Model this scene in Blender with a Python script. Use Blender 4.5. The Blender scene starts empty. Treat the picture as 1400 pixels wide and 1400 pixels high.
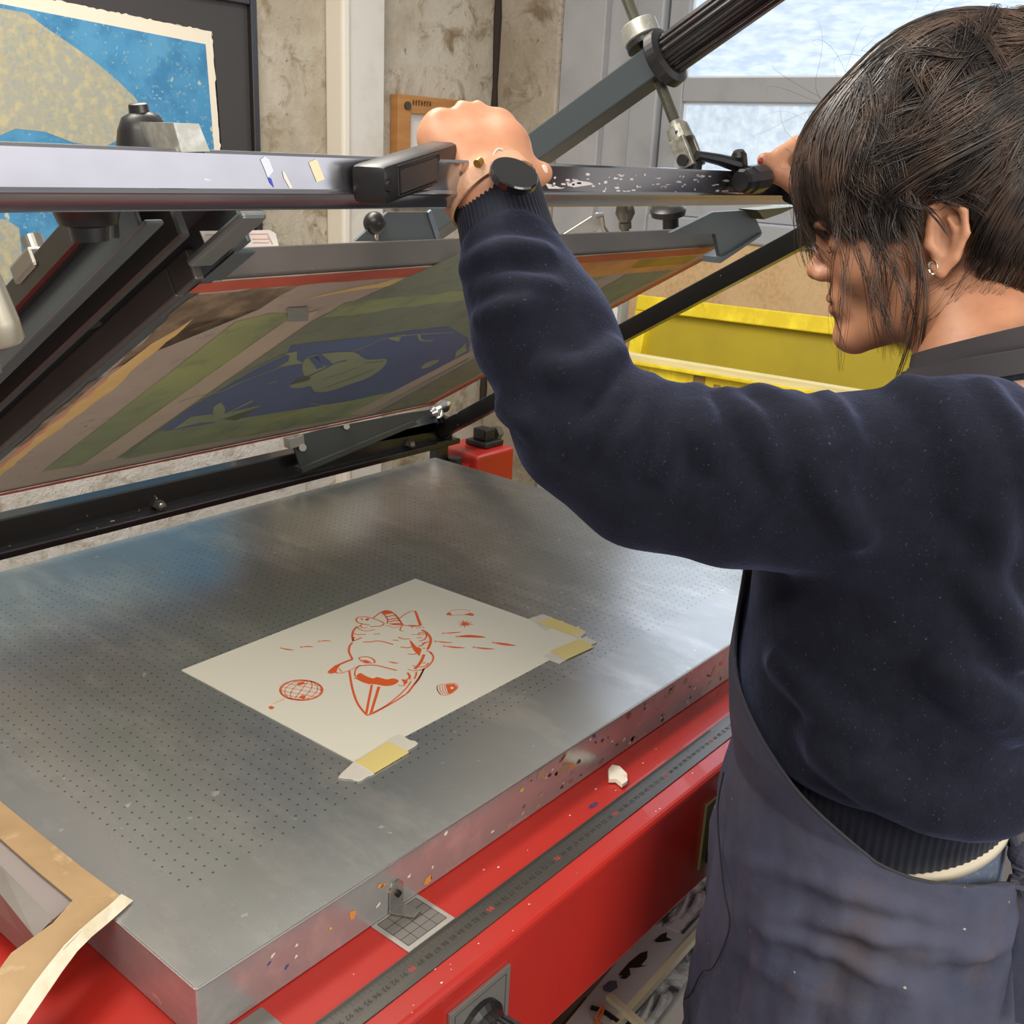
import bpy, bmesh, math, random
import numpy as np
from mathutils import Vector, Matrix
random.seed(7); RNG=np.random.default_rng(7)
scn=bpy.context.scene; COL=scn.collection
# ------------------------------------------------------------------ camera and surveying helpers
F_PX=1437.5
RC=np.array([[0.638456571,-0.768218417,0.047049665],[-0.220216124,-0.240909838,-0.945233997],[0.737480892,0.593129761,-0.322984551]])
CAM=np.array([-0.3460,-0.5555,0.5949])
def ray(u,v): return RC.T@np.array([(u-700)/F_PX,(v-700)/F_PX,1.])
def on(u,v,ax,c):
    d=ray(u,v); i='XYZ'.index(ax); return CAM+d*(c-CAM[i])/d[i]
def dep(u,v,z): return CAM+ray(u,v)*z
TA=math.radians(30.3); CT,ST=math.cos(TA),math.sin(TA)
SN=np.array([0,ST,CT])                                # normal of the raised screen (upwards)
def S(x,r,h=0.): return np.array([x,1.0-r*CT,.03+r*ST])+SN*h
def son(u,v,h=0.):                                    # pixel ray against the raised screen plane -> (x,r)
    d=ray(u,v); o=S(0,0,h); s=((o-CAM)@SN)/(d@SN); X=CAM+s*d
    return np.array([X[0],(1.0-X[1])*CT+(X[2]-.03)*ST])
cd=bpy.data.cameras.new('camera'); cam=bpy.data.objects.new('camera',cd); COL.objects.link(cam)
cd.sensor_width=36; cd.lens=36*F_PX/1400; cd.clip_start=.01
M4=Matrix(((RC[0][0],-RC[1][0],-RC[2][0],CAM[0]),(RC[0][1],-RC[1][1],-RC[2][1],CAM[1]),(RC[0][2],-RC[1][2],-RC[2][2],CAM[2]),(0,0,0,1)))
cam.matrix_world=M4; scn.camera=cam
# ------------------------------------------------------------------ materials
def lin(c):
    r=[]
    for x in c[:3]:
        x/=255.; r.append(x/12.92 if x<=.04045 else ((x+.055)/1.055)**2.4)
    return (*r,1.)
class NT:
    def __init__(s,name):
        s.m=bpy.data.materials.new(name); s.m.use_nodes=True; s.t=s.m.node_tree; s.b=s.t.nodes['Principled BSDF']
        s.tc=s.t.nodes.new('ShaderNodeTexCoord').outputs['Object']
    def n(s,k,**kw):
        x=s.t.nodes.new(k)
        for a,b in kw.items(): setattr(x,a,b)
        return x
    def l(s,a,b): s.t.links.new(a,b)
    def map(s,sc=(1,1,1),loc=(0,0,0),rot=(0,0,0)):
        x=s.n('ShaderNodeMapping'); x.inputs['Scale'].default_value=sc; x.inputs['Location'].default_value=loc; x.inputs['Rotation'].default_value=rot
        s.l(s.tc,x.inputs[0]); return x.outputs[0]
    def noise(s,scale,detail=4,rough=.55,vec=None,dist=0):
        x=s.n('ShaderNodeTexNoise'); x.inputs['Scale'].default_value=scale; x.inputs['Detail'].default_value=detail; x.inputs['Roughness'].default_value=rough; x.inputs['Distortion'].default_value=dist
        s.l(vec if vec is not None else s.tc,x.inputs['Vector']); return x.outputs['Fac']
    def ramp(s,fac,a,b,lo=0.,hi=1.):
        x=s.n('ShaderNodeMapRange'); x.inputs[1].default_value=a; x.inputs[2].default_value=b; x.inputs[3].default_value=lo; x.inputs[4].default_value=hi; s.l(fac,x.inputs[0]); return x.outputs[0]
    def mix(s,fac,a,b):
        x=s.n('ShaderNodeMix',data_type='RGBA')
        if isinstance(fac,float): x.inputs[0].default_value=fac
        else: s.l(fac,x.inputs[0])
        for i,c in ((6,a),(7,b)):
            if isinstance(c,tuple): x.inputs[i].default_value=lin(c)
            else: s.l(c,x.inputs[i])
        return x.outputs[2]
    def math(s,op,a,b=None,c=None):
        x=s.n('ShaderNodeMath',operation=op)
        for i,q in enumerate((a,b,c)):
            if q is None: continue
            if isinstance(q,(int,float)): x.inputs[i].default_value=q
            else: s.l(q,x.inputs[i])
        return x.outputs[0]
    def bump(s,h,strength=.3,dist=.002):
        x=s.n('ShaderNodeBump'); x.inputs['Strength'].default_value=strength; x.inputs['Distance'].default_value=dist
        s.l(h,x.inputs['Height'])
        if s.b.inputs['Normal'].is_linked: s.l(s.b.inputs['Normal'].links[0].from_socket,x.inputs['Normal'])
        s.l(x.outputs[0],s.b.inputs['Normal'])
MATS={}
def mat(name,col,rough=.5,metal=0.,var=None,bump=None,specks=None,rvar=None,sheen=0,coat=0,spec=None,emit=None,trans=0,sss=0,stretch=None):
    """var=(scale,colour2,lo,hi) noise blend; specks=[(scale,threshold,colour)]; bump=(scale,strength,dist)"""
    if name in MATS: return MATS[name]
    g=NT(name); b=g.b; c=col
    vec=g.map(stretch) if stretch else None
    if var:
        for (sc,c2,lo,hi) in (var if isinstance(var,list) else [var]):
            c=g.mix(g.ramp(g.noise(sc,6,.6,vec),lo,hi),c,c2)
    for (sc,th,c2) in (specks or []):
        c=g.mix(g.ramp(g.noise(sc,3,.5),th,th+.03),c,c2)
    if isinstance(c,tuple): b.inputs['Base Color'].default_value=lin(c)
    else: g.l(c,b.inputs['Base Color'])
    b.inputs['Roughness'].default_value=rough; b.inputs['Metallic'].default_value=metal
    if rvar: g.l(g.ramp(g.noise(rvar[0],4,.6,vec),.35,.65,rvar[1],rvar[2]),b.inputs['Roughness'])
    if bump:
        for q in (bump if isinstance(bump,list) else [bump]): g.bump(g.noise(q[0],6,.65,vec),q[1],q[2])
    if sheen: b.inputs['Sheen Weight'].default_value=sheen; b.inputs['Sheen Roughness'].default_value=.5
    if coat: b.inputs['Coat Weight'].default_value=coat
    if spec is not None: b.inputs['Specular IOR Level'].default_value=spec
    if sss: b.inputs['Subsurface Weight'].default_value=sss; b.inputs['Subsurface Radius'].default_value=(.012,.005,.003); b.inputs['Subsurface Scale'].default_value=.6
    if emit: b.inputs['Emission Color'].default_value=lin(emit[0]); b.inputs['Emission Strength'].default_value=emit[1]
    if trans: b.inputs['Transmission Weight'].default_value=trans
    MATS[name]=g.m; return g.m
# ------------------------------------------------------------------ object helpers
def link(name,me,m,parent=None,base=None,smooth=False,label=None):
    """me: mesh with world coordinates. The origin goes to the parent's place, or to the base of the mesh."""
    o=bpy.data.objects.new(name,me); COL.objects.link(o)
    if m: me.materials.append(m)
    if parent is not None:
        w=WORLD[parent.name]; off=w; o.parent=parent
    else:
        n=len(me.vertices); co=np.empty(n*3,np.float32); me.vertices.foreach_get('co',co); co=co.reshape(-1,3)
        off=np.array(base) if base is not None else np.array([(co[:,0].min()+co[:,0].max())/2,(co[:,1].min()+co[:,1].max())/2,co[:,2].min()])
        o.location=off
    WORLD[o.name]=np.array(off,float)
    me.transform(Matrix.Translation(Vector([-float(x) for x in off])))
    if smooth: me.polygons.foreach_set('use_smooth',[True]*len(me.polygons))
    if label: o['label']=label
    return o
WORLD={}
def thing(name,label,cat,loc,group=None):
    o=bpy.data.objects.new(name,None); COL.objects.link(o); o.location=loc; o.empty_display_size=.05
    WORLD[o.name]=np.array(loc,float); o['label']=label; o['category']=cat
    if group: o['group']=group
    return o
def tag(o,label,cat,group=None,kind=None):
    o['label']=label; o['category']=cat
    if group: o['group']=group
    if kind: o['kind']=kind
    return o
def struct(o,label=None):
    o['kind']='structure'
    if label: o['label']=label
    return o
def B(): return bmesh.new()
def fin(bm,name='m',auto=True):
    bmesh.ops.recalc_face_normals(bm,faces=bm.faces)
    me=bpy.data.meshes.new(name); bm.to_mesh(me); bm.free(); return me
def addbox(bm,lo,hi,bev=0.,seg=2,fr=None):
    """axis box; fr=(origin,ex,ey,ez) optional frame"""
    t=bmesh.new(); bmesh.ops.create_cube(t,size=1.)
    lo=np.array(lo,float);hi=np.array(hi,float)
    for v in t.verts: v.co=Vector(((v.co[i]+.5)*(hi[i]-lo[i])+lo[i]) for i in range(3))
    if bev: bmesh.ops.bevel(t,geom=t.edges[:],offset=bev,segments=seg,affect='EDGES',profile=.5)
    if fr is not None:
        o,ex,ey,ez=[np.array(a,float) for a in fr]
        for v in t.verts: v.co=Vector(o+ex*v.co[0]+ey*v.co[1]+ez*v.co[2])
    _join(bm,t)
def _join(bm,t):
    me=bpy.data.meshes.new('t'); bmesh.ops.recalc_face_normals(t,faces=t.faces); t.to_mesh(me); t.free(); bm.from_mesh(me); bpy.data.meshes.remove(me)
def frame(a,b,up=(0,0,1)):
    a=np.array(a,float);b=np.array(b,float); ex=b-a; L=np.linalg.norm(ex); ex/=L
    ez=np.array(up,float)-ex*(np.array(up)@ex); ez/=np.linalg.norm(ez); ey=np.cross(ez,ex)
    return a,ex,ey,ez,L
def addbar(bm,a,b,w,h,up=(0,0,1),bev=.001):
    o,ex,ey,ez,L=frame(a,b,up); addbox(bm,(0,-w/2,-h/2),(L,w/2,h/2),bev,2,(o,ex,ey,ez))
def addcyl(bm,a,b,r1,r2=None,n=24,prof=None,caps=True):
    """lathe from a to b; prof: list of (t along, radius)"""
    if r2 is None: r2=r1
    up=(0,0,1) if abs((np.array(b)-np.array(a))[2])<.9*np.linalg.norm(np.array(b)-np.array(a)) else (1,0,0)
    o,ex,ey,ez,L=frame(a,b,up)
    prof=prof or [(0,r1),(1,r2)]
    t=bmesh.new(); rings=[]
    for s,r in prof:
        rings.append([t.verts.new(Vector(o+ex*L*s+ey*r*math.cos(q)+ez*r*math.sin(q))) for q in [2*math.pi*i/n for i in range(n)]])
    for A,C in zip(rings,rings[1:]):
        for i in range(n): t.faces.new((A[i],A[(i+1)%n],C[(i+1)%n],C[i]))
    if caps: t.faces.new(rings[0][::-1]); t.faces.new(rings[-1])
    _join(bm,t)
def addtube(bm,pts,rad,n=8,closed=False,flat=None):
    """tube along points; flat=(w,h,up) gives a ribbon"""
    P=[np.array(p,float) for p in pts]; N=len(P); t=bmesh.new(); rings=[]
    prev=None
    for i,p in enumerate(P):
        d=P[(i+1)%N]-P[i-1] if closed else P[min(i+1,N-1)]-P[max(i-1,0)]
        d/=np.linalg.norm(d)+1e-12
        u=np.array(flat[2](i) if callable(flat[2]) else flat[2],float) if flat else (prev if prev is not None else (np.array([0,0,1.]) if abs(d[2])<.9 else np.array([1.,0,0])))
        u=u-d*(u@d); u/=np.linalg.norm(u)+1e-12; w=np.cross(d,u); prev=u
        r=rad[i] if hasattr(rad,'__len__') else rad
        if flat: ring=[p+w*sx*flat[0]/2+u*sz*flat[1]/2 for sx,sz in((-1,-1),(1,-1),(1,1),(-1,1))]
        else: ring=[p+u*r*math.cos(2*math.pi*k/n)+w*r*math.sin(2*math.pi*k/n) for k in range(n)]
        rings.append([t.verts.new(Vector(q)) for q in ring])
    m=len(rings[0])
    for i in range(N if closed else N-1):
        A=rings[i];C=rings[(i+1)%N]
        for k in range(m): t.faces.new((A[k],A[(k+1)%m],C[(k+1)%m],C[k]))
    if not closed: t.faces.new(rings[0][::-1]); t.faces.new(rings[-1])
    _join(bm,t)
def addprism(bm,poly,vec):
    """closed polygon of 3-D points extruded by vec"""
    t=bmesh.new(); vec=np.array(vec,float)
    A=[t.verts.new(Vector(np.array(p,float))) for p in poly]; C=[t.verts.new(Vector(np.array(p,float)+vec)) for p in poly]
    n=len(A); t.faces.new(A[::-1]); t.faces.new(C)
    for i in range(n): t.faces.new((A[i],A[(i+1)%n],C[(i+1)%n],C[i]))
    bmesh.ops.triangulate(t,faces=[f for f in t.faces if len(f.verts)>4])
    _join(bm,t)
def addsph(bm,c,r,sc=(1,1,1),n=20):
    t=bmesh.new(); bmesh.ops.create_uvsphere(t,u_segments=n,v_segments=n//2+2,radius=r)
    for v in t.verts: v.co=Vector((v.co[0]*sc[0]+c[0],v.co[1]*sc[1]+c[1],v.co[2]*sc[2]+c[2]))
    _join(bm,t)
def mk(name,m,parent=None,smooth=False,fn=None,base=None,label=None):
    bm=B(); fn(bm); return link(name,fin(bm),m,parent,base,smooth,label)
def box(name,lo,hi,m,parent=None,bev=.001,base=None,label=None): return mk(name,m,parent,False,lambda b:addbox(b,lo,hi,bev),base,label)
def smoothby(o,ang=40):
    me=o.data; me.polygons.foreach_set('use_smooth',[True]*len(me.polygons)); bm=bmesh.new(); bm.from_mesh(me)
    for e in bm.edges:
        if len(e.link_faces)!=2 or e.calc_face_angle(0)>math.radians(ang): e.smooth=False
    bm.to_mesh(me); bm.free(); return o
# ------------------------------------------------------------------ implicit surfaces
def smin(a,b,k):
    h=np.clip(.5+.5*(b-a)/k,0,1); return b*(1-h)+a*h-k*h*(1-h)
def smax(a,b,k): return -smin(-a,-b,k)
def d_ell(P,c,r,R=None):
    q=P-np.array(c,np.float32)
    if R is not None: q=q@np.array(R,np.float32).T
    r=np.array(r,np.float32); k0=np.linalg.norm(q/r,axis=1); k1=np.linalg.norm(q/(r*r),axis=1)+1e-9
    return k0*(k0-1)/k1
def d_cone(P,a,b,ra,rb):
    a=np.array(a,np.float32);b=np.array(b,np.float32); ab=b-a; t=np.clip(((P-a)@ab)/(ab@ab),0,1)
    return np.linalg.norm(P-a-t[:,None]*ab,axis=1)-(ra+(rb-ra)*t)
def d_chain(P,pts,rads,k=.01):
    d=None
    for i in range(len(pts)-1):
        e=d_cone(P,pts[i],pts[i+1],rads[i],rads[i+1]); d=e if d is None else smin(d,e,k)
    return d
def surfnet(f,lo,hi,h,margin=1.6):
    lo=np.array(lo,float);hi=np.array(hi,float); Bk=8
    n=(np.ceil((hi-lo)/h/Bk).astype(int))*Bk; N=n+1
    V=np.full(N,1.,np.float32)
    nb=n//Bk
    bc=np.stack(np.meshgrid(*[lo[i]+(np.arange(nb[i])+.5)*Bk*h for i in range(3)],indexing='ij'),-1).reshape(-1,3).astype(np.float32)
    d=f(bc); lim=Bk*h*.5*math.sqrt(3)*margin
    sgn=np.sign(d).reshape(nb); 
    V[:n[0],:n[1],:n[2]]=np.repeat(np.repeat(np.repeat(sgn,Bk,0),Bk,1),Bk,2)
    act=np.argwhere((np.abs(d)<lim).reshape(nb))
    g=np.stack(np.meshgrid(*[np.arange(Bk+1)]*3,indexing='ij'),-1).reshape(-1,3)
    for s in range(0,len(act),400):
        a=act[s:s+400]; idx=(a[:,None,:]*Bk+g[None]).reshape(-1,3)
        V[idx[:,0],idx[:,1],idx[:,2]]=f((lo+idx*h).astype(np.float32))
    V[V==0]=1e-7
    I=V<0; C=[I[a:a+N[0]-1,b:b+N[1]-1,c:c+N[2]-1] for a in(0,1) for b in(0,1) for c in(0,1)]
    al=C[0].copy(); an=C[0].copy()
    for c in C[1:]: al&=c; an|=c
    cells=np.argwhere(an&~al); ids=np.full(N,-1,np.int32); ids[cells[:,0],cells[:,1],cells[:,2]]=np.arange(len(cells))
    acc=np.zeros((len(cells),3)); cnt=np.zeros(len(cells))
    corners=[np.array((a,b,c)) for a in(0,1) for b in(0,1) for c in(0,1)]
    for i,p in enumerate(corners):
        for q in corners[i+1:]:
            if np.abs(p-q).sum()!=1: continue
            va=V[tuple((cells+p).T)]; vb=V[tuple((cells+q).T)]; m=(va<0)!=(vb<0)
            t=va[m]/(va[m]-vb[m]); acc[m]+=p+(q-p)*t[:,None]; cnt[m]+=1
    verts=lo+(cells+acc/cnt[:,None])*h
    quads=[]
    for ax in range(3):
        e=np.eye(3,dtype=int)[ax]; u=np.eye(3,dtype=int)[(ax+1)%3]; w=np.eye(3,dtype=int)[(ax+2)%3]
        sh=[slice(0,N[i]-1) if i==ax else slice(0,N[i]) for i in range(3)]; sh2=[slice(1,N[i]) if i==ax else slice(0,N[i]) for i in range(3)]
        A=I[tuple(sh)]; Bq=I[tuple(sh2)]
        E=np.argwhere(A!=Bq); E=E[(E@u>0)&(E@w>0)]
        ins=I[tuple(E.T)]
        def id_(k): return ids[tuple(k.T)]
        Q=np.stack([id_(E),id_(E-u),id_(E-u-w),id_(E-w)],1)
        Q[~ins]=Q[~ins][:,::-1]; quads.append(Q)
    Q=np.concatenate(quads); Q=Q[(Q>=0).all(1)]
    return verts,Q
def npmesh(name,verts,quads,relax=0):
    if relax:
        E=np.concatenate([quads[:,[0,1]],quads[:,[1,2]],quads[:,[2,3]],quads[:,[3,0]]]); E=np.concatenate([E,E[:,::-1]])
        for _ in range(relax):
            a=np.zeros_like(verts); c=np.zeros(len(verts)); np.add.at(a,E[:,0],verts[E[:,1]]); np.add.at(c,E[:,0],1); verts=verts*.5+.5*a/np.maximum(c,1)[:,None]
    me=bpy.data.meshes.new(name); me.vertices.add(len(verts)); me.vertices.foreach_set('co',verts.astype(np.float32).ravel())
    me.loops.add(quads.size); me.loops.foreach_set('vertex_index',quads.ravel().astype(np.int32))
    me.polygons.add(len(quads)); me.polygons.foreach_set('loop_start',np.arange(0,quads.size,4,dtype=np.int32)); me.polygons.foreach_set('loop_total',np.full(len(quads),4,np.int32))
    me.update(calc_edges=True); me.validate(); return me
def joinq(parts):
    vs=[];qs=[];o=0
    for v,q in parts: vs.append(v); qs.append(q+o); o+=len(v)
    return np.concatenate(vs),np.concatenate(qs)
# ------------------------------------------------------------------ flat drawing on a plane
def ribbon(bm,P,w,nrm,off=0.,closed=False):
    """thin printed stroke: P list of 3-D points on a plane, w width or list of widths"""
    P=[np.array(p,float) for p in P]; N=len(P); nrm=np.array(nrm,float); L=[];R=[]
    for i,p in enumerate(P):
        d=(P[(i+1)%N]-P[i-1]) if closed else P[min(i+1,N-1)]-P[max(i-1,0)]
        s=np.cross(nrm,d); s/=np.linalg.norm(s)+1e-12; ww=w[i] if hasattr(w,'__len__') else w
        L.append(bm.verts.new(Vector(p+s*ww/2+nrm*off))); R.append(bm.verts.new(Vector(p-s*ww/2+nrm*off)))
    for i in range(N if closed else N-1):
        j=(i+1)%N
        try: bm.faces.new((L[i],R[i],R[j],L[j]))
        except ValueError: pass
def fillp(bm,P,nrm,off=0.):
    vs=[bm.verts.new(Vector(np.array(p,float)+np.array(nrm)*off)) for p in P]
    try: f=bm.faces.new(vs); bmesh.ops.triangulate(bm,faces=[f])
    except ValueError: pass
def spl(pts,n=6,closed=False):
    """Catmull-Rom through points"""
    P=[np.array(p,float) for p in pts]; N=len(P)
    if N<3: return P
    out=[]
    for i in range(N if closed else N-1):
        if closed: a,b,c,d=P[i-1],P[i],P[(i+1)%N],P[(i+2)%N]
        else: a,b,c,d=P[max(i-1,0)],P[i],P[i+1],P[min(i+2,N-1)]
        for k in range(n):
            t=k/n; out.append(.5*((2*b)+(-a+c)*t+(2*a-5*b+4*c-d)*t*t+(-a+3*b-3*c+d)*t**3))
    if not closed: out.append(P[-1])
    return out
def flatmesh(bm):
    me=bpy.data.meshes.new('flat')
    bm.to_mesh(me); bm.free(); return me
# ================================================================== THE ROOM
WY,WX,FZ=1.86,2.5,-.9
def concrete(name,a,b,c,sc):
    g=NT(name); n1=g.noise(3.2*sc,8,.65); n2=g.noise(9*sc,8,.7,dist=.6); n3=g.noise(38*sc,6,.7)
    v=g.mix(g.ramp(n1,.42,.6),a,b); v=g.mix(g.ramp(n2,.52,.66),v,c); v=g.mix(g.ramp(n3,.62,.72),v,(112,100,84)); g.l(v,g.b.inputs['Base Color'])
    g.b.inputs['Roughness'].default_value=.92; g.bump(n2,.6,.012); g.bump(n3,.7,.006); return g.m
MC=concrete('concrete_warm',(172,162,142),(200,192,176),(138,120,92),1.); MC2=concrete('concrete_pier',(160,148,128),(182,172,156),(130,114,92),.9)
MWHITE=mat('painted_white',(214,210,200),.45,bump=(30,.1,.001),var=(6,(200,194,182),.5,.7))
MGREYP=mat('painted_grey',(176,176,178),.5,var=(5,(160,160,162),.4,.7),bump=(25,.15,.001))
floor=box('floor',(-1.6,-1.6,FZ-.05),(WX,WY,FZ),mat('floor_concrete',(128,124,118),.7,var=(4,(100,96,90),.4,.65)),bev=0); struct(floor,'grey concrete workshop floor')
def wallgrid(name,fn,nu,nv,m):
    """rough plaster wall with real relief"""
    vs=np.array([fn(i/nu,j/nv) for i in range(nu+1) for j in range(nv+1)]); q=[]
    for i in range(nu):
        for j in range(nv): a=i*(nv+1)+j; q.append((a,a+1,a+nv+2,a+nv+1))
    return link(name,npmesh(name,vs,np.array(q)),m,None,None,True)
struct(box('wall_back',(-1.6,WY,FZ),(WX+.1,WY+.12,1.7),MC,bev=0),'rough bare concrete wall behind the press')
# rough lower sockel, as the paler rendered strip that shows under the raised screen
struct(box('wall_back_lower',(-1.6,WY-.035,FZ),(1.84,WY,.02),concrete('render_pale',(206,200,190),(222,218,210),(176,164,146),1.6),bev=.004),'pale rough render at the foot of the back wall')
bm=B(); yz=[(.55,-.9),(1.2,-.9),(1.2,.45)]
# right wall with the window opening
def wr(bm,y0,y1,z0,z1): addbox(bm,(WX,y0,z0),(WX+.12,y1,z1))
W0,W1,WZ0,WZ1=.18,1.235,.44,1.42
wr(bm,-1.6,W0,FZ,1.7); wr(bm,W1,WY,FZ,1.7); wr(bm,W0,W1,FZ,WZ0); wr(bm,W0,W1,WZ1,1.7)
struct(link('wall_right',fin(bm),MGREYP),'grey painted wall with the frosted window')
struct(box('trim_1',(WX-.045,1.605,FZ),(WX-.001,WY-.001,1.7),MC2,bev=.006),'worn concrete pier in the corner beside the window')
struct(mk('trim_2',mat('dark_corner_strip',(52,42,34),.9),fn=lambda b:addtube(b,[(WX-.05,WY-.008,z/10-.3) for z in range(0,20)],[.012+.004*math.sin(z*2.1) for z in range(20)],6)),'dark strip in the wall corner')  # dark brown strip of uneven width down the wall corner
struct(box('trim_3',(WX-.03,1.445,FZ),(WX-.0005,1.604,1.7),MGREYP,bev=.003),'flat grey board beside the window')
# white boxed post on the back wall
px=thing('wall_post','white boxed post on the concrete wall, left of the wooden notice board','post',(1.81,WY-.03,FZ))
box('post_panel',(1.755,WY-.06,FZ),(1.905,WY-.001,1.7),MWHITE,px,.003); box('post_edge',(1.735,WY-.075,FZ),(1.765,WY-.001,1.7),mat('cream_trim',(228,220,204),.4),px,.008)
# window: outer frame, sash, two panes in view
MWF=mat('window_paint',(158,160,164),.45,bump=(30,.1,.001),var=(7,(140,142,144),.5,.75))
wn=thing('window_1','grey painted window with two rippled frosted panes','window',(WX-.02,(W0+W1)/2,WZ0)); wn['kind']='structure'
def wbars(b):
    x0,x1=WX-.05,WX+.06
    addbox(b,(x0,W1-.005,WZ0-.06),(x1,W1+.09,WZ1+.05),.006); addbox(b,(x0,W0-.08,WZ0-.06),(x1,W0+.005,WZ1+.05),.006)
    addbox(b,(x0+.001,W0+.0055,WZ0-.06),(x1,W1-.0055,WZ0),.006); addbox(b,(x0+.001,W0+.0055,WZ1-.009),(x1,W1-.0055,WZ1+.05),.006)
mk('window_frame',MWF,wn,fn=wbars)
def sash(b):
    x0,x1=WX-.028,WX+.03; y0,y1=W0+.01,W1-.012
    addbox(b,(x0,y1-.065,WZ0),(x1,y1,WZ1-.01),.004); addbox(b,(x0,y0,WZ0),(x1,y0+.06,WZ1-.01),.004)
    [addbox(b,(x0+.0012,y0+.0605,a),(x1-.001,y1-.0655,c),.003) for a,c in ((WZ0+.001,WZ0+.05),(.758,.822),(WZ1-.06,WZ1-.011))]
mk('sash',MWF,wn,fn=sash)
def pane(name,wave,col,st):
    g=NT(name); n=g.noise(wave[0],3,.5,g.map(wave[1])); g.b.inputs['Base Color'].default_value=lin((190,205,220)); g.b.inputs['Roughness'].default_value=.12
    c=g.mix(g.ramp(n,.35,.65),col[0],col[1]); g.l(c,g.b.inputs['Emission Color']); g.b.inputs['Emission Strength'].default_value=st
    g.bump(n,1.,.004); return g.m
def grid_pane(name,z0,z1,m): 
    box(name,(WX-.004,W0+.06,z0),(WX+.003,W1-.07,z1),m,wn,0)
grid_pane('pane',.82,1.37,pane('glass_rippled',(38,(1,.45,1.6)),((150,180,214),(214,230,246)),.66)); grid_pane('pane',.485,.76,pane('glass_hammered',(36,(1,1,1)),((150,174,198),(206,220,232)),.58))
MPUT=mat('putty_white',(228,232,236),.5)
mk('putty_line',MPUT,wn,fn=lambda b:[addbox(b,(WX-.012,W0+.07,z-.004),(WX-.002,W1-.078,z+.004),.001) for z in(.824,.756)]+[addbox(b,(WX-.012,W1-.082,z0),(WX-.002,W1-.074,z1),.001) for z0,z1 in((.82,1.37),(.485,.76))])
# tan board leaning under the window
def tan(b): addprism(b,[(2.36,1.36,-.5),(2.36,-.25,-.5),(2.47,-.25,.44),(2.47,.82,.425),(2.455,1.0,.36),(2.44,1.12,.30),(2.43,1.36,.12)],(.012,0,0))
tag(mk('hardboard_sheet',mat('hardboard',(196,164,120),.8,var=[(90,(182,150,108),.45,.6),(5,(206,176,136),.4,.7)],specks=[(28,.70,(128,96,66))]),fn=tan),'tan speckled hardboard sheet leaning under the window behind the yellow screens','board')
# ================================================================== things on the wall
MBLK=mat('black_frame',(36,34,34),.35,specks=[(60,.72,(70,68,66))])
pf=thing('framed_print','large blue and beige landscape print in a wide black frame on the concrete wall','picture',(1.0,WY-.02,.1))
FX0,FX1,FZ0,FZ1=.25,1.485,.1,.935
def pfr(b):
    y0,y1=WY-.035,WY-.002
    for lo,hi in(((FX1-.02,FZ0),(FX1,FZ1)),((FX0,FZ0),(FX0+.02,FZ1)),((FX0+.0205,FZ1-.02),(FX1-.0205,FZ1)),((FX0+.0205,FZ0),(FX1-.0205,FZ0+.02))): addbox(b,(lo[0],y0,lo[1]),(hi[0],y1,hi[1]),.003)
mk('picture_frame',MBLK,pf,fn=pfr)
box('backing_board',(FX0+.01,WY-.02,FZ0+.01),(FX1-.01,WY-.004,FZ1-.01),mat('black_mount',(58,55,54),.6,specks=[(50,.7,(84,80,78))]),pf,0)
yp=WY-.0215
rr=random.Random(3)
def paperpoly(b):
    c=[(.55,.882),(1.355,.843),(1.387,.14),(.55,.14)]; P=[]
    for i in range(4):
        a=np.array(c[i]);d=np.array(c[(i+1)%4]); n=90
        for k in range(n):
            q=a+(d-a)*k/n; P.append((q[0]+rr.uniform(-.0022,.0022),yp,q[1]+rr.uniform(-.0022,.0022)))
    P=[(p[0]-.25 if p[0]<.6 else p[0],p[1],p[2]) for p in P]
    addprism(b,P,(0,-.0012,0))
mk('deckled_paper',mat('rag_paper',(226,218,198),.85,bump=(80,.2,.001)),pf,fn=paperpoly)
BLU=mat('print_blue',(64,134,176),.8,var=[(3.2,(86,150,188),.4,.65),(11,(58,122,164),.45,.6)],specks=[(24,.66,(176,186,170)),(60,.62,(98,146,172)),(110,.66,(140,170,180))])
TANP=mat('print_beige',(172,162,132),.85,var=[(120,(144,154,148),.44,.6),(6,(156,158,146),.4,.65),(40,(184,174,138),.5,.66)],specks=[(4.5,.66,(96,146,178))])
z=np.array
def quadface(P,y): return [(p[0],y,p[1]) for p in P]
mk('blue_ground',BLU,pf,fn=lambda b:addprism(b,quadface([(.3,.868),(.8,.842),(1.335,.812),(1.367,.16),(.3,.16)],yp-.0013),(0,-.0006,0)))
sl=[tuple(on(u,v,'Y',yp)[[0,2]]) for u,v in [(36,18),(62,38),(95,60),(130,85),(160,110),(185,135),(195,150),(215,200),(262,225)]]
hill=[(.3,.862)]+sl[:-2]+[tuple(on(u,v,'Y',yp)[[0,2]]) for u,v in [(192,196),(165,190),(140,201),(100,195),(60,180),(20,176),(0,185)]]+[(.3,.56)]
mk('beige_hill',TANP,pf,fn=lambda b:addprism(b,quadface(hill,yp-.002),(0,-.0005,0)))
mk('beige_patch',TANP,pf,fn=lambda b:addprism(b,[on(u,v,'Y',yp-.002) for u,v in [(-60,296),(8,300),(26,312),(30,350),(16,385),(6,420),(-60,470)]],(0,-.0005,0)))
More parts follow.
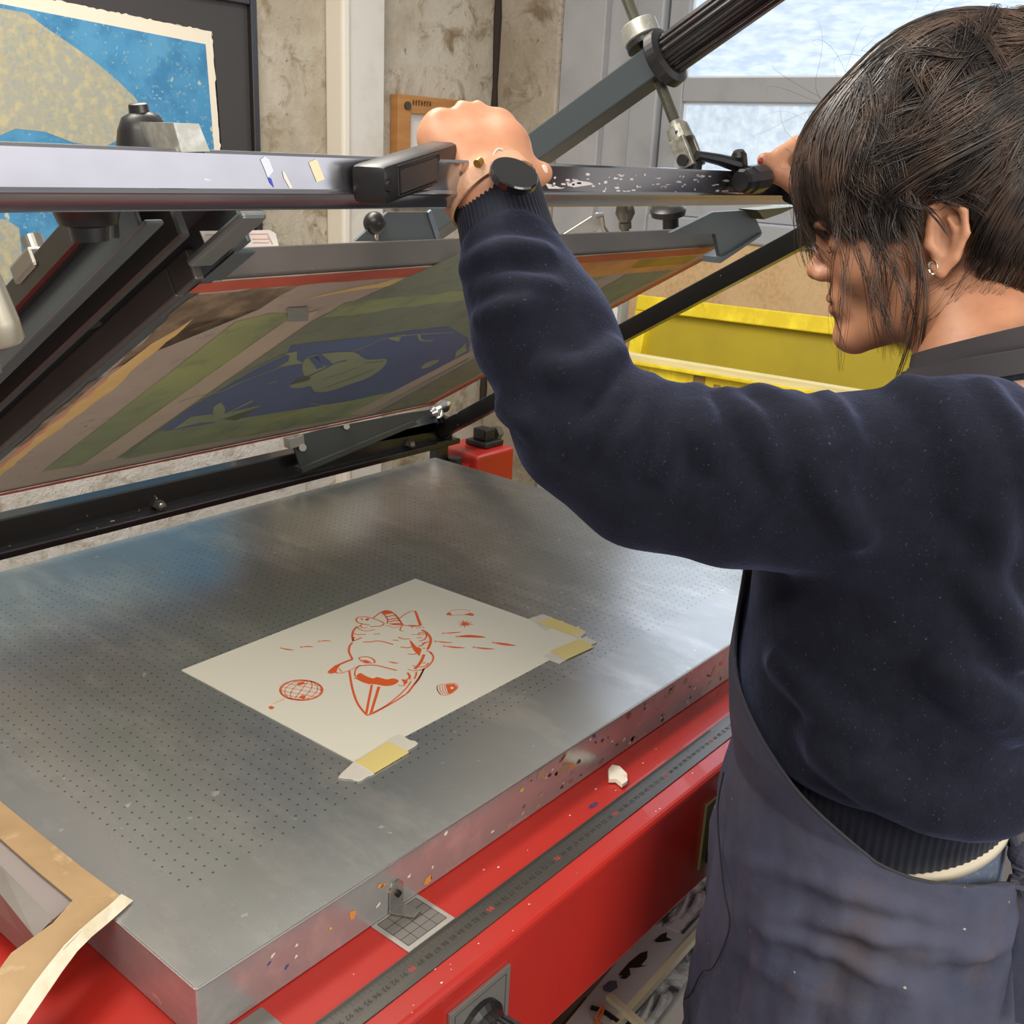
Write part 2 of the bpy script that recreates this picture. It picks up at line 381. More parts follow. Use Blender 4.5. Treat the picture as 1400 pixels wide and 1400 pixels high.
# small wooden notice board, mostly behind the hand
nb=thing('notice_board','small wooden frame holding white paper on the wall, behind the raised fist','frame',(2.06,WY-.02,.5))
MWD=mat('pine',(188,134,76),.55,var=[(6,(166,112,60),.4,.7)],stretch=(1,1,9))
def nbf(b):
    for lo,hi in(((1.985,.42),(2.04,.742)),((2.2,.42),(2.25,.742)),((2.0405,.692),(2.1995,.742)),((2.0405,.42),(2.1995,.46))): addbox(b,(lo[0],WY-.035,lo[1]),(hi[0],WY-.002,hi[1]),.002)
mk('wood_frame',MWD,nb,fn=nbf); box('paper_sheet',(2.035,WY-.012,.45),(2.21,WY-.006,.70),mat('white_card',(222,220,214),.8),nb,0)
mk('screw_head',mat('old_screw',(96,92,80),.4,.8),nb,fn=lambda b:addcyl(b,(2.022,WY-.035,.712),(2.022,WY-.041,.712),.012))
def grem(b):
    for k in range(7): addbox(b,(2.045+k*.012,WY-.0362,.715),(2.050+k*.012,WY-.0352,.730),0); addbox(b,(2.045+k*.012,WY-.0362,.7215+.003*(k%3)),(2.053+k*.012,WY-.0352,.7235+.003*(k%3)),0)
mk('faded_lettering',mat('ink_brown',(104,70,40),.8),nb,fn=grem)
# ================================================================== VACUUM TABLE
BL,BW,BH=1.161,.865,.0537
vt=thing('screen_printing_table','red steel printing table with perforated aluminium bed and steel ruler','printing table',(.55,.43,FZ))
g=NT('bed_aluminium')
n1=g.noise(2.6,5,.6); n2=g.noise(14,6,.7,g.map((1,.35,1))); n3=g.noise(70,3,.5)
c=g.mix(g.ramp(n1,.35,.68),(180,183,182),(160,161,157)); c=g.mix(g.ramp(n2,.5,.74),c,(204,202,196)); c=g.mix(g.ramp(n3,.71,.74),c,(222,220,214))
sx=g.n('ShaderNodeSeparateXYZ'); g.l(g.tc,sx.inputs[0])
hs=.0125
def cell(o): f=g.math('FRACT',g.math('DIVIDE',o,hs)); return g.math('SUBTRACT',f,.5)
dx,dy=cell(sx.outputs[0]),cell(sx.outputs[1]); r2=g.math('ADD',g.math('MULTIPLY',dx,dx),g.math('MULTIPLY',dy,dy))
hole=g.math('LESS_THAN',r2,.0085)
top=g.math('GREATER_THAN',sx.outputs[2],BH-.0004)
lim=g.math('MULTIPLY',g.math('LESS_THAN',g.math('ABSOLUTE',sx.outputs[0]),.52),g.math('LESS_THAN',g.math('ABSOLUTE',sx.outputs[1]),.34))
hole=g.math('MULTIPLY',g.math('MULTIPLY',hole,top),lim)
c=g.mix(g.math('MULTIPLY',hole,.75),c,(62,58,52)); g.l(c,g.b.inputs['Base Color']); g.b.inputs['Metallic'].default_value=.62
g.l(g.ramp(g.noise(9,5,.6,g.map((1,.3,1))),.3,.7,.21,.29),g.b.inputs['Roughness']); g.bump(g.noise(300,2,.5,g.map((1,.06,1))),.05,.0004); MBED=g.m
bed=thing  # (part below)
bedo=box('bed_plate',(0,0,-BH),(BL,BW,0),MBED,vt,.0012)
# give the plate its own origin so the hole grid is centred
def recentre(o,c):
    w=WORLD[o.name]; c=np.array(c,float); o.data.transform(Matrix.Translation(Vector([float(x) for x in (w-c)]))); o.location=Vector([float(x) for x in (c-w)]); WORLD[o.name]=c
recentre(bedo,(BL/2,BW/2,-BH))
MED=mat('bed_edge_bright',(205,203,198),.25,.9)
mk('bed_rim',MED,vt,fn=lambda b:[addbar(b,(0,0,-.001),(BL,0,-.001),.0022,.0022),addbar(b,(0,0,-.001),(0,BW,-.001),.0022,.0022)])
# splatters of old ink on the bed's front face (real dirt)
def splat(b,rnd,x0,x1,n,s0,s1,plane):
    for k in range(n):
        x=rnd.uniform(x0,x1); zz=rnd.uniform(-BH+.006,-.005); s=rnd.uniform(s0,s1); a=rnd.uniform(-.6,.9); e=rnd.uniform(.25,.9); P=[]
        m=rnd.randint(7,11)
        for i in range(m):
            t=2*math.pi*i/m; rr_=s*rnd.uniform(.55,1.2); p=np.array([rr_*math.cos(t),rr_*e*math.sin(t)]); q=(x+p[0]*math.cos(a)-p[1]*math.sin(a),zz+p[0]*math.sin(a)+p[1]*math.cos(a)); P.append(plane(q[0],min(max(q[1],-BH+.001),-.001)))
        fillp(b,P,(0,0,0))
for i,(nm,colr,n,s) in enumerate([('ink_spots',(66,52,50),26,.0045),('ink_spots',(196,132,60),7,.006),('ink_spots',(210,200,190),26,.0042),('ink_spots',(60,70,130),7,.004),('ink_spots',(186,170,50),6,.005),('ink_spots',(176,86,66),8,.006),('ink_spots',(150,124,100),14,.009)]):
    R_=random.Random(20+i)
    o=mk(nm,mat('splat%d'%i,colr,.6),vt,fn=lambda b:splat(b,R_,.38 if i in(0,5,6) else .05,.9,n,s*.35,s,lambda x,z_:(x,-.0004,z_))); o['kind']='stuff'
RED=mat('red_enamel',(178,42,32),.33,var=(3,(166,38,29),.4,.65),specks=[(34,.765,(232,176,160)),(52,.77,(70,30,24))],bump=(260,.06,.0006),coat=.25)
def basef(b):
    addbox(b,(-.30,-.1,-.205),(1.25,.83,-BH-.0008),.006,3)
mk('base_frame',RED,vt,fn=basef)
mk('base_leg',RED,vt,fn=lambda b:addbox(b,(-.22,.0,FZ),(-.14,.08,-.2),.004)); mk('base_leg',RED,vt,fn=lambda b:addbox(b,(1.1,.0,FZ),(1.18,.08,-.2),.004))
mk('base_leg',RED,vt,fn=lambda b:addbox(b,(-.22,.7,FZ),(-.14,.78,-.2),.004)); mk('base_leg',RED,vt,fn=lambda b:addbox(b,(1.1,.7,FZ),(1.18,.78,-.2),.004))
mk('red_spatter',mat('white_paint',(226,214,206),.6),vt,fn=lambda b:[fillp(b,[(x+s*math.cos(t)*random.uniform(.5,1.3),y+s*.7*math.sin(t)*random.uniform(.5,1.3),-BH-.0004) for t in [k*.9 for k in range(7)]],(0,0,0)) for x,y,s in [(random.uniform(.1,.7),random.uniform(-.095,-.02),random.uniform(.0005,.0016)) for _ in range(46)]])['kind']='stuff'
mk('red_spatter',mat('purple_paint',(70,44,84),.6),vt,fn=lambda b:[fillp(b,[(.462+.008*math.cos(t),-.036+.003*math.sin(t),-BH-.0004) for t in [k*.8 for k in range(8)]],(0,0,0))])
# ruler
rul=mk('steel_ruler',mat('ruler_steel',(104,101,96),.32,.75,var=(30,(92,90,86),.4,.7),stretch=(.3,2,1)),vt,fn=lambda b:addbox(b,(.0,-.0755,-BH-.001),(.78,-.0475,-BH+.0006),.0002))
RZ=-BH+.0008
def tx(s): return .2641+(80-s)*.01
def ticks(b):
    for k in range(380,1050):
        x=tx(k/10); 
        if x<.005 or x>.775: continue
        L_=.0085 if k%10==0 else (.006 if k%5==0 else .0036)
        ribbon(b,[(x,-.0482,RZ),(x,-.0482-L_,RZ)],.00028,(0,0,1))
bm=B(); ticks(bm)
rt_=link('ruler_graduations',flatmesh(bm),mat('ruler_ink',(34,32,30),.6),rul); rt_['kind']='stuff'
def textmesh(items,name,m,parent,ext=0.):
    """items: (string, origin, ex, ey, size)"""
    allv=[];allf=[];o=0; cache={}
    for s,org,ex,ey,size in items:
        if s not in cache:
            cu=bpy.data.curves.new('t','FONT'); cu.body=s; cu.align_x='CENTER'; cu.align_y='CENTER'; cu.resolution_u=2
            ob=bpy.data.objects.new('t',cu); COL.objects.link(ob); dg=bpy.context.evaluated_depsgraph_get(); me=ob.evaluated_get(dg).to_mesh()
            cache[s]=([v.co.copy() for v in me.vertices],[tuple(p.vertices) for p in me.polygons]); ob.evaluated_get(dg).to_mesh_clear(); bpy.data.objects.remove(ob); bpy.data.curves.remove(cu)
        vs,fs=cache[s]; org,ex,ey=[np.array(a,float) for a in (org,ex,ey)]
        allv+=[tuple(org+ex*v[0]*size+ey*v[1]*size) for v in vs]; allf+=[tuple(i+o for i in f) for f in fs]; o+=len(vs)
    me=bpy.data.meshes.new(name); me.from_pydata(allv,[],allf); me.update(); return link(name,me,m,parent)
its=[(str(n),(tx(n),-.0625,RZ),(-1,0,0),(0,-1,0),.0072) for n in range(30,105) if .01<tx(n)<.77]
textmesh([i for i in its if int(i[0])%10],'ruler_numerals',mat('ruler_ink',(34,32,30),.6),rul)
textmesh([i for i in its if int(i[0])%10==0],'ruler_numerals',mat('ruler_red',(196,52,44),.6),rul,)['label']='red numerals at the tens'
# small grid plate and its clip
gp=box('grid_plate',(.176,-.047,-BH-.0006),(.234,.0,-BH+.0006),mat('grid_plate',(176,172,164),.4,.5),vt,.0003)
GX0,GX1,GY0,GY1=.181,.229,-.0415,-.003
mk('grid_lines',mat('ruler_ink',(34,32,30),.6),gp,fn=lambda b:[ribbon(b,[(GX0+(GX1-GX0)*k/4,GY0,RZ),(GX0+(GX1-GX0)*k/4,GY1,RZ)],.0006,(0,0,1)) for k in range(5)]+[ribbon(b,[(GX0,GY0+(GY1-GY0)*k/4,RZ),(GX1,GY0+(GY1-GY0)*k/4,RZ)],.0006,(0,0,1)) for k in range(5)])
box('grid_field',(GX0,GY0,-BH+.0005),(GX1,GY1,-BH+.0007),mat('grid_grey',(122,118,112),.5,.4),gp,0)
MSTL=mat('bright_steel',(190,188,182),.25,.9)
cl=thing('x','x','x',(0,0,0)); bpy.data.objects.remove(cl)
def clipf(b):
    addprism(b,[(.197,-.001,-.030),(.197,-.001,-.050),(.213,-.001,-.050),(.213,-.001,-.026),(.209,-.001,-.022),(.201,-.001,-.022)],(0,-.0018,0))
    addprism(b,[(.196,-.0015,-.051),(.213,-.0015,-.051),(.218,-.020,-.052),(.208,-.022,-.052)],(0,0,.0015))
cp=mk('stop_clip',MSTL,vt,fn=clipf); mk('clip_screw',mat('dark_steel',(70,68,64),.3,.9),cp,fn=lambda b:addcyl(b,(.2055,-.0025,-.034),(.2055,-.005,-.034),.0032))
box('corner_plate',(.0,-.047,-BH-.0006),(.055,-.004,-BH+.0006),mat('grid_grey',(122,118,112),.5,.4),vt,.0003)
# control panels on the front
MPLB=mat('black_plastic',(26,25,25),.38,bump=(200,.05,.0005)); MPLT=mat('panel_plate',(150,148,142),.35,.6)
def panel(x0,x1,z0,z1):
    p=box('control_panel',(x0,-.1035,z0),(x1,-.1002,z1),MPLT,vt,.0004); return p
p1=panel(.168,.246,-.185,-.078)
mk('panel_outline',mat('ruler_ink',(34,32,30),.6),p1,fn=lambda b:ribbon(b,[(.174,-.1038,-.179),(.174,-.1038,-.084),(.240,-.1038,-.084),(.240,-.1038,-.179)],.0007,(0,-1,0),closed=True))
k1=mk('dial_base',MPLB,p1,fn=lambda b:addcyl(b,(.205,-.1035,-.118),(.205,-.122,-.118),.026,prof=[(0,.027),(.3,.027),(.5,.022),(1,.020)]))
def knurl(b,c,d,r,L,n=18):
    c=np.array(c,float);d=np.array(d,float); addcyl(b,c,c+d*L,r,prof=[(0,r*.86),(.06,r),(.8,r),(.93,r*.93),(1,r*.7)],n=n*2)
    up=np.array([0,0,1.]); w=np.cross(d,up); w/=np.linalg.norm(w)
    for i in range(n):
        t=2*math.pi*i/n; o=c+(w*math.cos(t)+np.cross(w,d)*math.sin(t))*r; addcyl(b,o+d*L*.08,o+d*L*.82,r*.09,n=6)
mk('control_knob',MPLB,k1,fn=lambda b:knurl(b,(.205,-.120,-.120),(0.05,-1,0),.021,.032))
mk('dial_glass',mat('gloss_black',(14,14,14),.08,coat=1),k1,fn=lambda b:addsph(b,(.196,-.124,-.104),.010,(1,.5,1)))
p2=panel(.592,.68,-.175,-.088); p2.data.materials.clear(); p2.data.materials.append(mat('panel_olive',(120,112,78),.45,.3)); p2['label']='olive tinted control plate'
sw=mk('switch_box',MPLB,p2,fn=lambda b:[addbox(b,(.602,-.122,-.170),(.672,-.103,-.128),.003),addbox(b,(.606,-.128,-.122),(.655,-.103,-.106),.004)])
mk('switch_knob',mat('gloss_black',(14,14,14),.08,coat=1),sw,fn=lambda b:addcyl(b,(.632,-.121,-.146),(.632,-.137,-.146),.011,prof=[(0,.012),(.4,.012),(.8,.009),(1,.004)]))
mk('red_mark',mat('signal_red',(212,70,60),.4),sw,fn=lambda b:addbox(b,(.630,-.1225,-.166),(.640,-.1215,-.158),.0005))
# rear rail, hinge blocks
MBKE=mat('black_enamel',(20,19,19),.28,specks=[(48,.73,(150,146,140)),(90,.74,(120,116,112))],coat=.2,bump=(90,.05,.0008))
MGRY=mat('grey_enamel',(80,89,91),.4,.0,specks=[(40,.76,(190,186,176))],bump=(140,.06,.0006),var=(5,(72,81,83),.4,.7))
rl=mk('rear_rail',MBKE,vt,fn=lambda b:[addbox(b,(-.3,.985,-.02),(1.345,1.02,.032),.003),addbox(b,(-.3,.962,-.024),(1.345,.99,-.012),.002)])
MBOLT=mat('bolt_steel',(120,116,108),.3,.9)
for x in(.60,1.205):
    mk('rail_bolt',MBOLT,rl,fn=lambda b:[addcyl(b,(x,.986,-.006),(x,.974,-.006),.0105,n=6),addsph(b,(x,.973,-.006),.008,(1,.6,1),12)])
for x in(.1,1.275): mk('rail_post',MBKE,vt,fn=lambda b:addbox(b,(x,.965,-.21),(x+.035,.99,-.01),.002))
rb=mk('hinge_block',mat('red_enamel',(198,44,30),.33),vt,fn=lambda b:(addbox(b,(1.365,.93,-.2),(1.50,1.06,-.052),.008,3),addbox(b,(1.30,.95,-.2),(1.37,1.03,-.075),.004)))
mk('hinge_cap',MPLB,rb,fn=lambda b:[addbox(b,(1.425,.955,-.052),(1.49,1.02,-.038),.004),addbox(b,(1.44,.97,-.04),(1.475,1.01,-.012),.004)]); mk('hinge_cap',MPLB,rb,fn=lambda b:addcyl(b,(1.32,.955,-.075),(1.32,.955,-.05),.016))
mk('hinge_nut',MBOLT,rb,fn=lambda b:addcyl(b,(1.487,.985,-.03),(1.505,.985,-.03),.016,n=6)); mk('hinge_nut',MBOLT,rb,fn=lambda b:addcyl(b,(1.32,.95,-.1),(1.32,.95,-.06),.008))
# ================================================================== LIFTING FRAME (beam, arms, handle)
lf=thing('lifting_frame','raised lifting frame with long polished front beam and grey and black side arms','lifting frame',(.6,1.0,.03))
g=NT('beam_metal'); n=g.noise(5,5,.6,g.map((.5,1,1))); n4=g.noise(60,4,.6,g.map((.5,1,1)))
c=g.mix(g.ramp(n,.35,.7),(186,186,190),(160,160,166)); c=g.mix(g.ramp(n4,.70,.74),c,(220,222,226)); g.l(c,g.b.inputs['Base Color']); g.b.inputs['Metallic'].default_value=.95
g.l(g.ramp(n,.3,.7,.14,.24),g.b.inputs['Roughness']); MBEAM=g.m
BY,BZ0,BZ1=.075,.5475,.587
def beamf(b):
    # rolled section: rounded lower corner, flat top
    prof=[(BY,BZ1-.002),(BY,BZ0+.0150),(BY-.0015,BZ0+.0135),(BY-.002,BZ0+.0120),(BY-.001,BZ0+.0105),(BY+.002,BZ0+.0085),(BY+.0058,BZ0+.0010),(BY+.0075,BZ0),(BY+.032,BZ0),(BY+.034,BZ0+.003),(BY+.034,BZ1-.001),(BY+.032,BZ1),(BY+.002,BZ1)]
    addprism(b,[(-.3,y,z_) for y,z_ in prof],(1.62,0,0))
smoothby(mk('front_beam',MBEAM,lf,fn=beamf),30)
yb=BY-.0004
fr_=[((395,213),(425,218),(441,245),(430,248))]
def bpatch(name,px,colr):
    mk(name,mat('mark_%s'%name+str(colr[0]),colr,.6),lf,fn=lambda b:fillp(b,[on(u,v,'Y',yb) for u,v in px],(0,0,0)))
bpatch('tape_scrap',[(422,222),(433,217),(444,245),(433,249)],(226,216,176)); bpatch('paint_streak',[(386,234),(389,235),(400,257),(396,257),(388,243)],(226,220,208)); bpatch('paint_streak',[(366,242),(371,244),(375,257),(369,250)],(60,74,190))
bpatch('paint_streak',[(356,218),(362,214),(368,218),(374,234),(366,243),(362,232)],(214,222,232))
def scr(b):
    R_=random.Random(5)
    for k in range(60):
        u=R_.uniform(755,1000); v=R_.uniform(238,262); w_=R_.uniform(1,5); h_=R_.uniform(.6,2.2)
        fillp(b,[on(u+w_*math.cos(t)*R_.uniform(.5,1.2),v+h_*math.sin(t)*R_.uniform(.5,1.2),'Y',yb) for t in [i*1.05 for i in range(6)]],(0,0,0))
    for q in [[(775,250),(790,247),(806,249),(812,252),(800,254),(785,256),(776,254)],[(745,250),(760,254),(770,258),(750,258)]]: fillp(b,[on(u,v,'Y',yb) for u,v in q],(0,0,0))
mk('paint_flecks',mat('fleck',(214,206,206),.5),lf,fn=scr)['kind']='stuff'
# black handle gripped by the fist
h0=np.array([.222,.056,.5665]); h1=dep(645,205,.97)
hd=mk('grip_handle',MPLB,lf,fn=lambda b:addbar(b,h0,h1,.030,.030,bev=.006))
o_,ex_,ey_,ez_,L_=frame(h0,h1); smoothby(hd)
HM=mat('handle_label',(44,43,42),.45,bump=(300,.2,.0006),specks=[(200,.7,(84,82,80))])
sgn=-1 if (ey_[1]>0) else 1
fc=o_+ey_*sgn*.0148
mk('label_plate',HM,hd,fn=lambda b:addbox(b,(.024,sgn*.0138,-.0085),(.098,sgn*.0154,.0090),.0008,2,(o_,ex_,ey_,ez_)))
mk('label_rim',mat('handle_rim',(12,12,12),.25),hd,fn=lambda b:[addbar(b,o_+ex_*x0+ey_*sgn*.0148+ez_*z0,o_+ex_*x1+ey_*sgn*.0148+ez_*z1,.002,.002,up=ey_) for x0,z0,x1,z1 in [(.021,-.0108,.101,-.0108),(.101,-.0108,.101,.0112),(.101,.0112,.021,.0112),(.021,.0112,.021,-.0108)]])
mk('screw_cap',MPLB,hd,fn=lambda b:addcyl(b,o_+ex_*.006+ey_*sgn*.0135,o_+ex_*.006+ey_*sgn*.0165,.005))
# clamp block and cone knob standing on the beam
def blk(b):
    p=[on(u,v,'Y',.07) for u,v in [(237,168),(272,169),(287,207),(248,208)]]; addprism(b,p,(0.004,.045,0))
mk('clamp_block',mat('galvanised',(176,176,166),.42,.7,var=(60,(204,204,196),.45,.6)),lf,fn=blk)
c0=on(203,205,'Y',.13)
smoothby(mk('cone_knob',MPLB,lf,fn=lambda b:addcyl(b,c0+np.array([-.0,0,-.012]),c0+np.array([-.006,0,.030]),.02,prof=[(0,.034),(.12,.030),(.25,.021),(.62,.0165),(.8,.0125),(.86,.007),(.98,.0065),(1,.005)])))
kb=on(118,304,'Y',.13); smoothby(mk('under_knob',MPLB,lf,fn=lambda b:[addcyl(b,kb+np.array([0,0,.025]),kb+np.array([.002,0,-.012]),.03,prof=[(0,.027),(.35,.027),(.45,.022),(.7,.019),(.75,.013),(1,.012)]),addcyl(b,kb+np.array([.024,.02,.02]),kb+np.array([.024,.02,-.012]),.010)]))
# left side arm: a downward opening channel
XA,XB=.085,.198
def chan(b):
    fr=(S(0,0),(1,0,0),S(0,1)-S(0,0),SN)
    addbox(b,(XA,-.02,.0),(XA+.004,.99,.048),.001,1,fr); addbox(b,(XA,-.02,.044),(XB,.985,.048),.001,1,fr); addbox(b,(XB-.004,-.02,.0),(XB,.965,.048),.001,1,fr)
    addbox(b,(XB-.004,-.02,-.001),(XB+.017,.945,.003),.001,1,fr); addbox(b,(XA-.001,-.02,.0),(XA+.014,1.0,.004),.001,1,fr)
ch=mk('left_arm',MGRY,lf,fn=chan)
mk('arm_rib',mat('dark_grey_enamel',(58,58,56),.45),ch,fn=lambda b:[addbox(b,(XA+.045,-.02,.004),(XA+.055,.97,.045),.002,1,(S(0,0),(1,0,0),S(0,1)-S(0,0),SN))])
mk('arm_bracket',mat('worn_grey',(126,130,128),.35,.5),ch,fn=lambda b:[addbox(b,(.162,.92,-.001),(.186,1.008,.007),.003,2,(S(0,0),(1,0,0),S(0,1)-S(0,0),SN))])
mk('arm_edge_rail',MBKE,ch,fn=lambda b:addbox(b,(XA-.012,.2,.022),(XA-.002,.97,.046),.002,1,(S(0,0),(1,0,0),S(0,1)-S(0,0),SN)))
mk('arm_slot',mat('slot_dark',(20,18,16),.7),ch,fn=lambda b:addcyl(b,S(.149,.77,.012),S(.149,.77,.0125),.01,n=16))
lc=son(85,360,.04); 
mk('side_clamp',mat('cast_steel',(150,146,136),.35,.8),ch,fn=lambda b:[addbox(b,(lc[0]-.03,lc[1]-.03,.035),(lc[0]+.015,lc[1]+.01,.052),.003,2,(S(0,0),(1,0,0),S(0,1)-S(0,0),SN)),addcyl(b,S(lc[0]-.012,lc[1]-.01,.05),S(lc[0]-.012,lc[1]-.01,.068),.009)])
# right side arm: black bar, rear pivot bracket
ra=on(1165,288,'X',1.3); rb_=on(598,586,'X',1.3); ra=S(1.3,*(son(1110,318)[1:]),0); 
A0=on(1150,296,'X',1.3);A1=on(612,584,'X',1.3); A1=A1+(A1-A0)*.02
ba=mk('right_arm',MBKE,lf,fn=lambda b:addbar(b,A0,A1,.03,.032,up=SN,bev=.002))
mk('arm_drop',MBKE,ba,fn=lambda b:addbox(b,(1.285,.076,.50),(1.318,.108,.56),.002))
def flap(b): 
    P=[on(u,v,'Y',.955) for u,v in [(403,597),(440,587),(556,565),(590,560),(566,578),(412,642),(402,612)]]; addprism(b,P,(0,.004,0))
    P=[on(u,v,'Y',.950) for u,v in [(412,640),(566,576),(572,580),(414,647)]]; addprism(b,P,(0,.02,0))
MGD=mat('grey_dark_enamel',(64,68,66),.42,.2,specks=[(60,.74,(170,168,160))])
fl=mk('pivot_bracket',MGD,lf,fn=flap)
mk('bracket_end',mat('cast_steel',(150,146,136),.35,.8),fl,fn=lambda b:addbar(b,on(392,606,'Y',.962),on(412,600,'Y',.96),.02,.02))
for q_,r__ in (((414,612),.007),((474,583),.006)): mk('bracket_bolt',mat('cast_steel',(150,146,136),.35,.8),fl,fn=lambda b:addcyl(b,on(*q_,'Y',.953),on(*q_,'Y',.945),r__))
mk('hinge_plate',mat('zinc_plate',(120,132,150),.3,.8,var=(20,(150,156,164),.4,.6)),lf,fn=lambda b:addprism(b,[on(u,v,'Y',.985) for u,v in [(480,610),(560,578),(590,560),(597,572),(594,590),(540,600)]],(0,.004,0)))
mk('hinge_roller',mat('chrome',(210,210,206),.12,1.),lf,fn=lambda b:[addcyl(b,on(588,566,'Y',.97),on(612,552,'Y',.97),.013,prof=[(0,.008),(.2,.014),(.5,.011),(.8,.015),(1,.010)]),addcyl(b,on(600,566,'Y',.96),on(606,575,'Y',.97),.010)])
mk('hinge_tube',MPLB,lf,fn=lambda b:addcyl(b,on(600,590,'Y',.985),on(660,558,'Y',.97),.018))
# brackets and clamps seen between beam and screen
def wedge(b): addprism(b,[on(u,v,'Y',.30) for u,v in [(485,330),(530,290),(590,290),(603,330)]],(0,.004,0))
mk('gusset_plate',MGRY,lf,fn=wedge); mk('gusset_edge',mat('zinc_plate',(120,132,150),.3,.8),lf,fn=lambda b:addbar(b,on(586,288,'Y',.298),on(600,330,'Y',.298),.004,.006))
bk=on(512,305,'Y',.30); smoothby(mk('ball_lever',MPLB,lf,fn=lambda b:addsph(b,bk,.0122))); mk('lever_rod',mat('chrome',(210,210,206),.12,1.),lf,fn=lambda b:addcyl(b,bk+np.array([.002,.0,-.01]),bk+np.array([.012,.012,-.045]),.0028))
kb2=on(912,296,'Y',.30); smoothby(mk('clamp_knob',MPLB,lf,fn=lambda b:[addcyl(b,kb2+np.array([0,0,.015]),kb2+np.array([0.004,0,-.002]),.026,prof=[(0,.02),(.3,.027),(.8,.025),(1,.015)]),addcyl(b,kb2+np.array([.01,0,-.002]),kb2+np.array([.016,0,-.026]),.012)]))
kb3=on(853,296,'Y',.30); smoothby(mk('clamp_bolt',MBOLT,lf,fn=lambda b:[addcyl(b,kb3+np.array([0,0,.02]),kb3+np.array([.004,0,-.006]),.013,prof=[(0,.011),(.6,.014),(1,.009)]),addcyl(b,kb3+np.array([.004,0,-.006]),kb3+np.array([.010,0,-.045]),.0055),addcyl(b,kb3+np.array([.004,0,-.008]),kb3+np.array([.006,0,-.016]),.009)]))
mk('clamp_profile',mat('bright_steel',(190,188,182),.25,.9),lf,fn=lambda b:[addbar(b,on(768,332,'Y',.34),on(822,298,'Y',.30),.012,.02),addtube(b,[on(812,296,'Y',.29),on(822,294,'Y',.29),on(824,310,'Y',.295),on(836,330,'Y',.30)],.004,8)])
# grey right bracket of the frame
def rbk(b):
    P=[on(u,v,'Y',.19) for u,v in [(918,318),(975,290),(1028,287),(1042,318),(1008,342),(985,352),(978,320)]]; addprism(b,P,(0,.006,0))
    P=[on(u,v,'Y',.185) for u,v in [(1042,318),(1040,323),(1000,350),(985,360),(986,352),(1008,340)]]; addprism(b,P,(0,.03,0))
mk('right_bracket',MGRY,lf,fn=rbk); mk('bracket_stub',mat('olive_steel',(104,100,62),.4,.4),lf,fn=lambda b:addprism(b,[on(u,v,'Y',.17) for u,v in [(1035,287),(1090,282),(1068,292),(1045,300)]],(0,.03,0)))
# left cylinder at the picture edge
cy0=on(-20,392,'Y',.02);cy1=on(5,470,'Y',.02)
hc=lf
smoothby(mk('lever_grip',mat('satin_silver',(176,170,152),.35,.6),hc,fn=lambda b:addcyl(b,cy0,cy1,.0105,prof=[(-1.2,.007),(-.2,.009),(.6,.0115),(.94,.0115),(1,.0100)]))); mk('lever_tip',mat('zinc_plate',(120,132,150),.3,.8),hc,fn=lambda b:addcyl(b,cy1+np.array([-.009,0,0]),cy1+np.array([-.009,0,-.015]),.006))
# ================================================================== COUNTERWEIGHT ARM above the beam
AX=.77
sa=thing('squeegee_arm','dark grey square steel arm with ribbed black grip and threaded rod above the beam','press arm',tuple(on(725,208,'X',AX)))
a0=on(600,303,'X',AX);a1=on(906,82,'X',AX); d_=(a1-a0)/np.linalg.norm(a1-a0); a0=a0-d_*.25
mk('square_tube',mat('blue_grey_enamel',(68,76,80),.4,.2,specks=[(34,.735,(206,200,190))],bump=(120,.06,.0006)),sa,fn=lambda b:addbar(b,a0,a1,.036,.036,up=(0,ST,CT),bev=.002))
mk('flange_ring',MPLB,sa,fn=lambda b:addcyl(b,a1-d_*.004,a1+d_*.014,.034,prof=[(0,.030),(.2,.034),(.8,.033),(1,.026)],n=32))
ge=on(1060,-25,'X',AX)
def grp(b):
    s=a1+d_*.012; e=a1+d_*.30; addcyl(b,s,e,.021,n=28); oo,gx,gy,gz,GL=frame(s,e)
    for i in range(16):
        t=2*math.pi*i/16; q=s+(gy*math.cos(t)+gz*math.sin(t))*.0213; addcyl(b,q,q+gx*(GL-.01),.0026,n=6)
mk('ribbed_grip',mat('rubber_black',(22,20,20),.3,coat=.3),sa,fn=grp)
r0=on(853,-12,'X',AX);r1=on(932,190,'X',AX)
rp=[]; N_=220
def rod(b):
    L=np.linalg.norm(r1-r0); addcyl(b,r0,r1,.0056,n=14,prof=[(i/N_,.0056+(.0011 if i%2 else -.0007)) for i in range(N_+1)])
mk('threaded_rod',mat('rod_steel',(158,158,148),.4,.8),sa,fn=rod)
rw=on(876,46,'X',AX); dr=(r1-r0)/np.linalg.norm(r1-r0)
smoothby(mk('round_nut',mat('galvanised',(176,176,166),.42,.7),sa,fn=lambda b:addcyl(b,rw-dr*.011,rw+dr*.009,.022,prof=[(0,.020),(.08,.022),(.92,.022),(1,.020)],n=32))); mk('washer',MPLB,sa,fn=lambda b:addcyl(b,rw+dr*.011,rw+dr*.016,.0215,n=32))
cv=mk('clevis',mat('cast_steel_light',(172,170,156),.35,.7,var=(80,(140,140,132),.45,.6)),sa,fn=lambda b:[addcyl(b,r1-dr*.022,r1+dr*.003,.011,prof=[(0,.007),(.3,.013),(1,.0145)]),addbar(b,r1+np.array([.011,0,0]),r1+dr*.036+np.array([.011,0,0]),.020,.006,up=(1,0,0)),addbar(b,r1+np.array([-.011,0,0]),r1+dr*.036+np.array([-.011,0,0]),.020,.006,up=(1,0,0))])
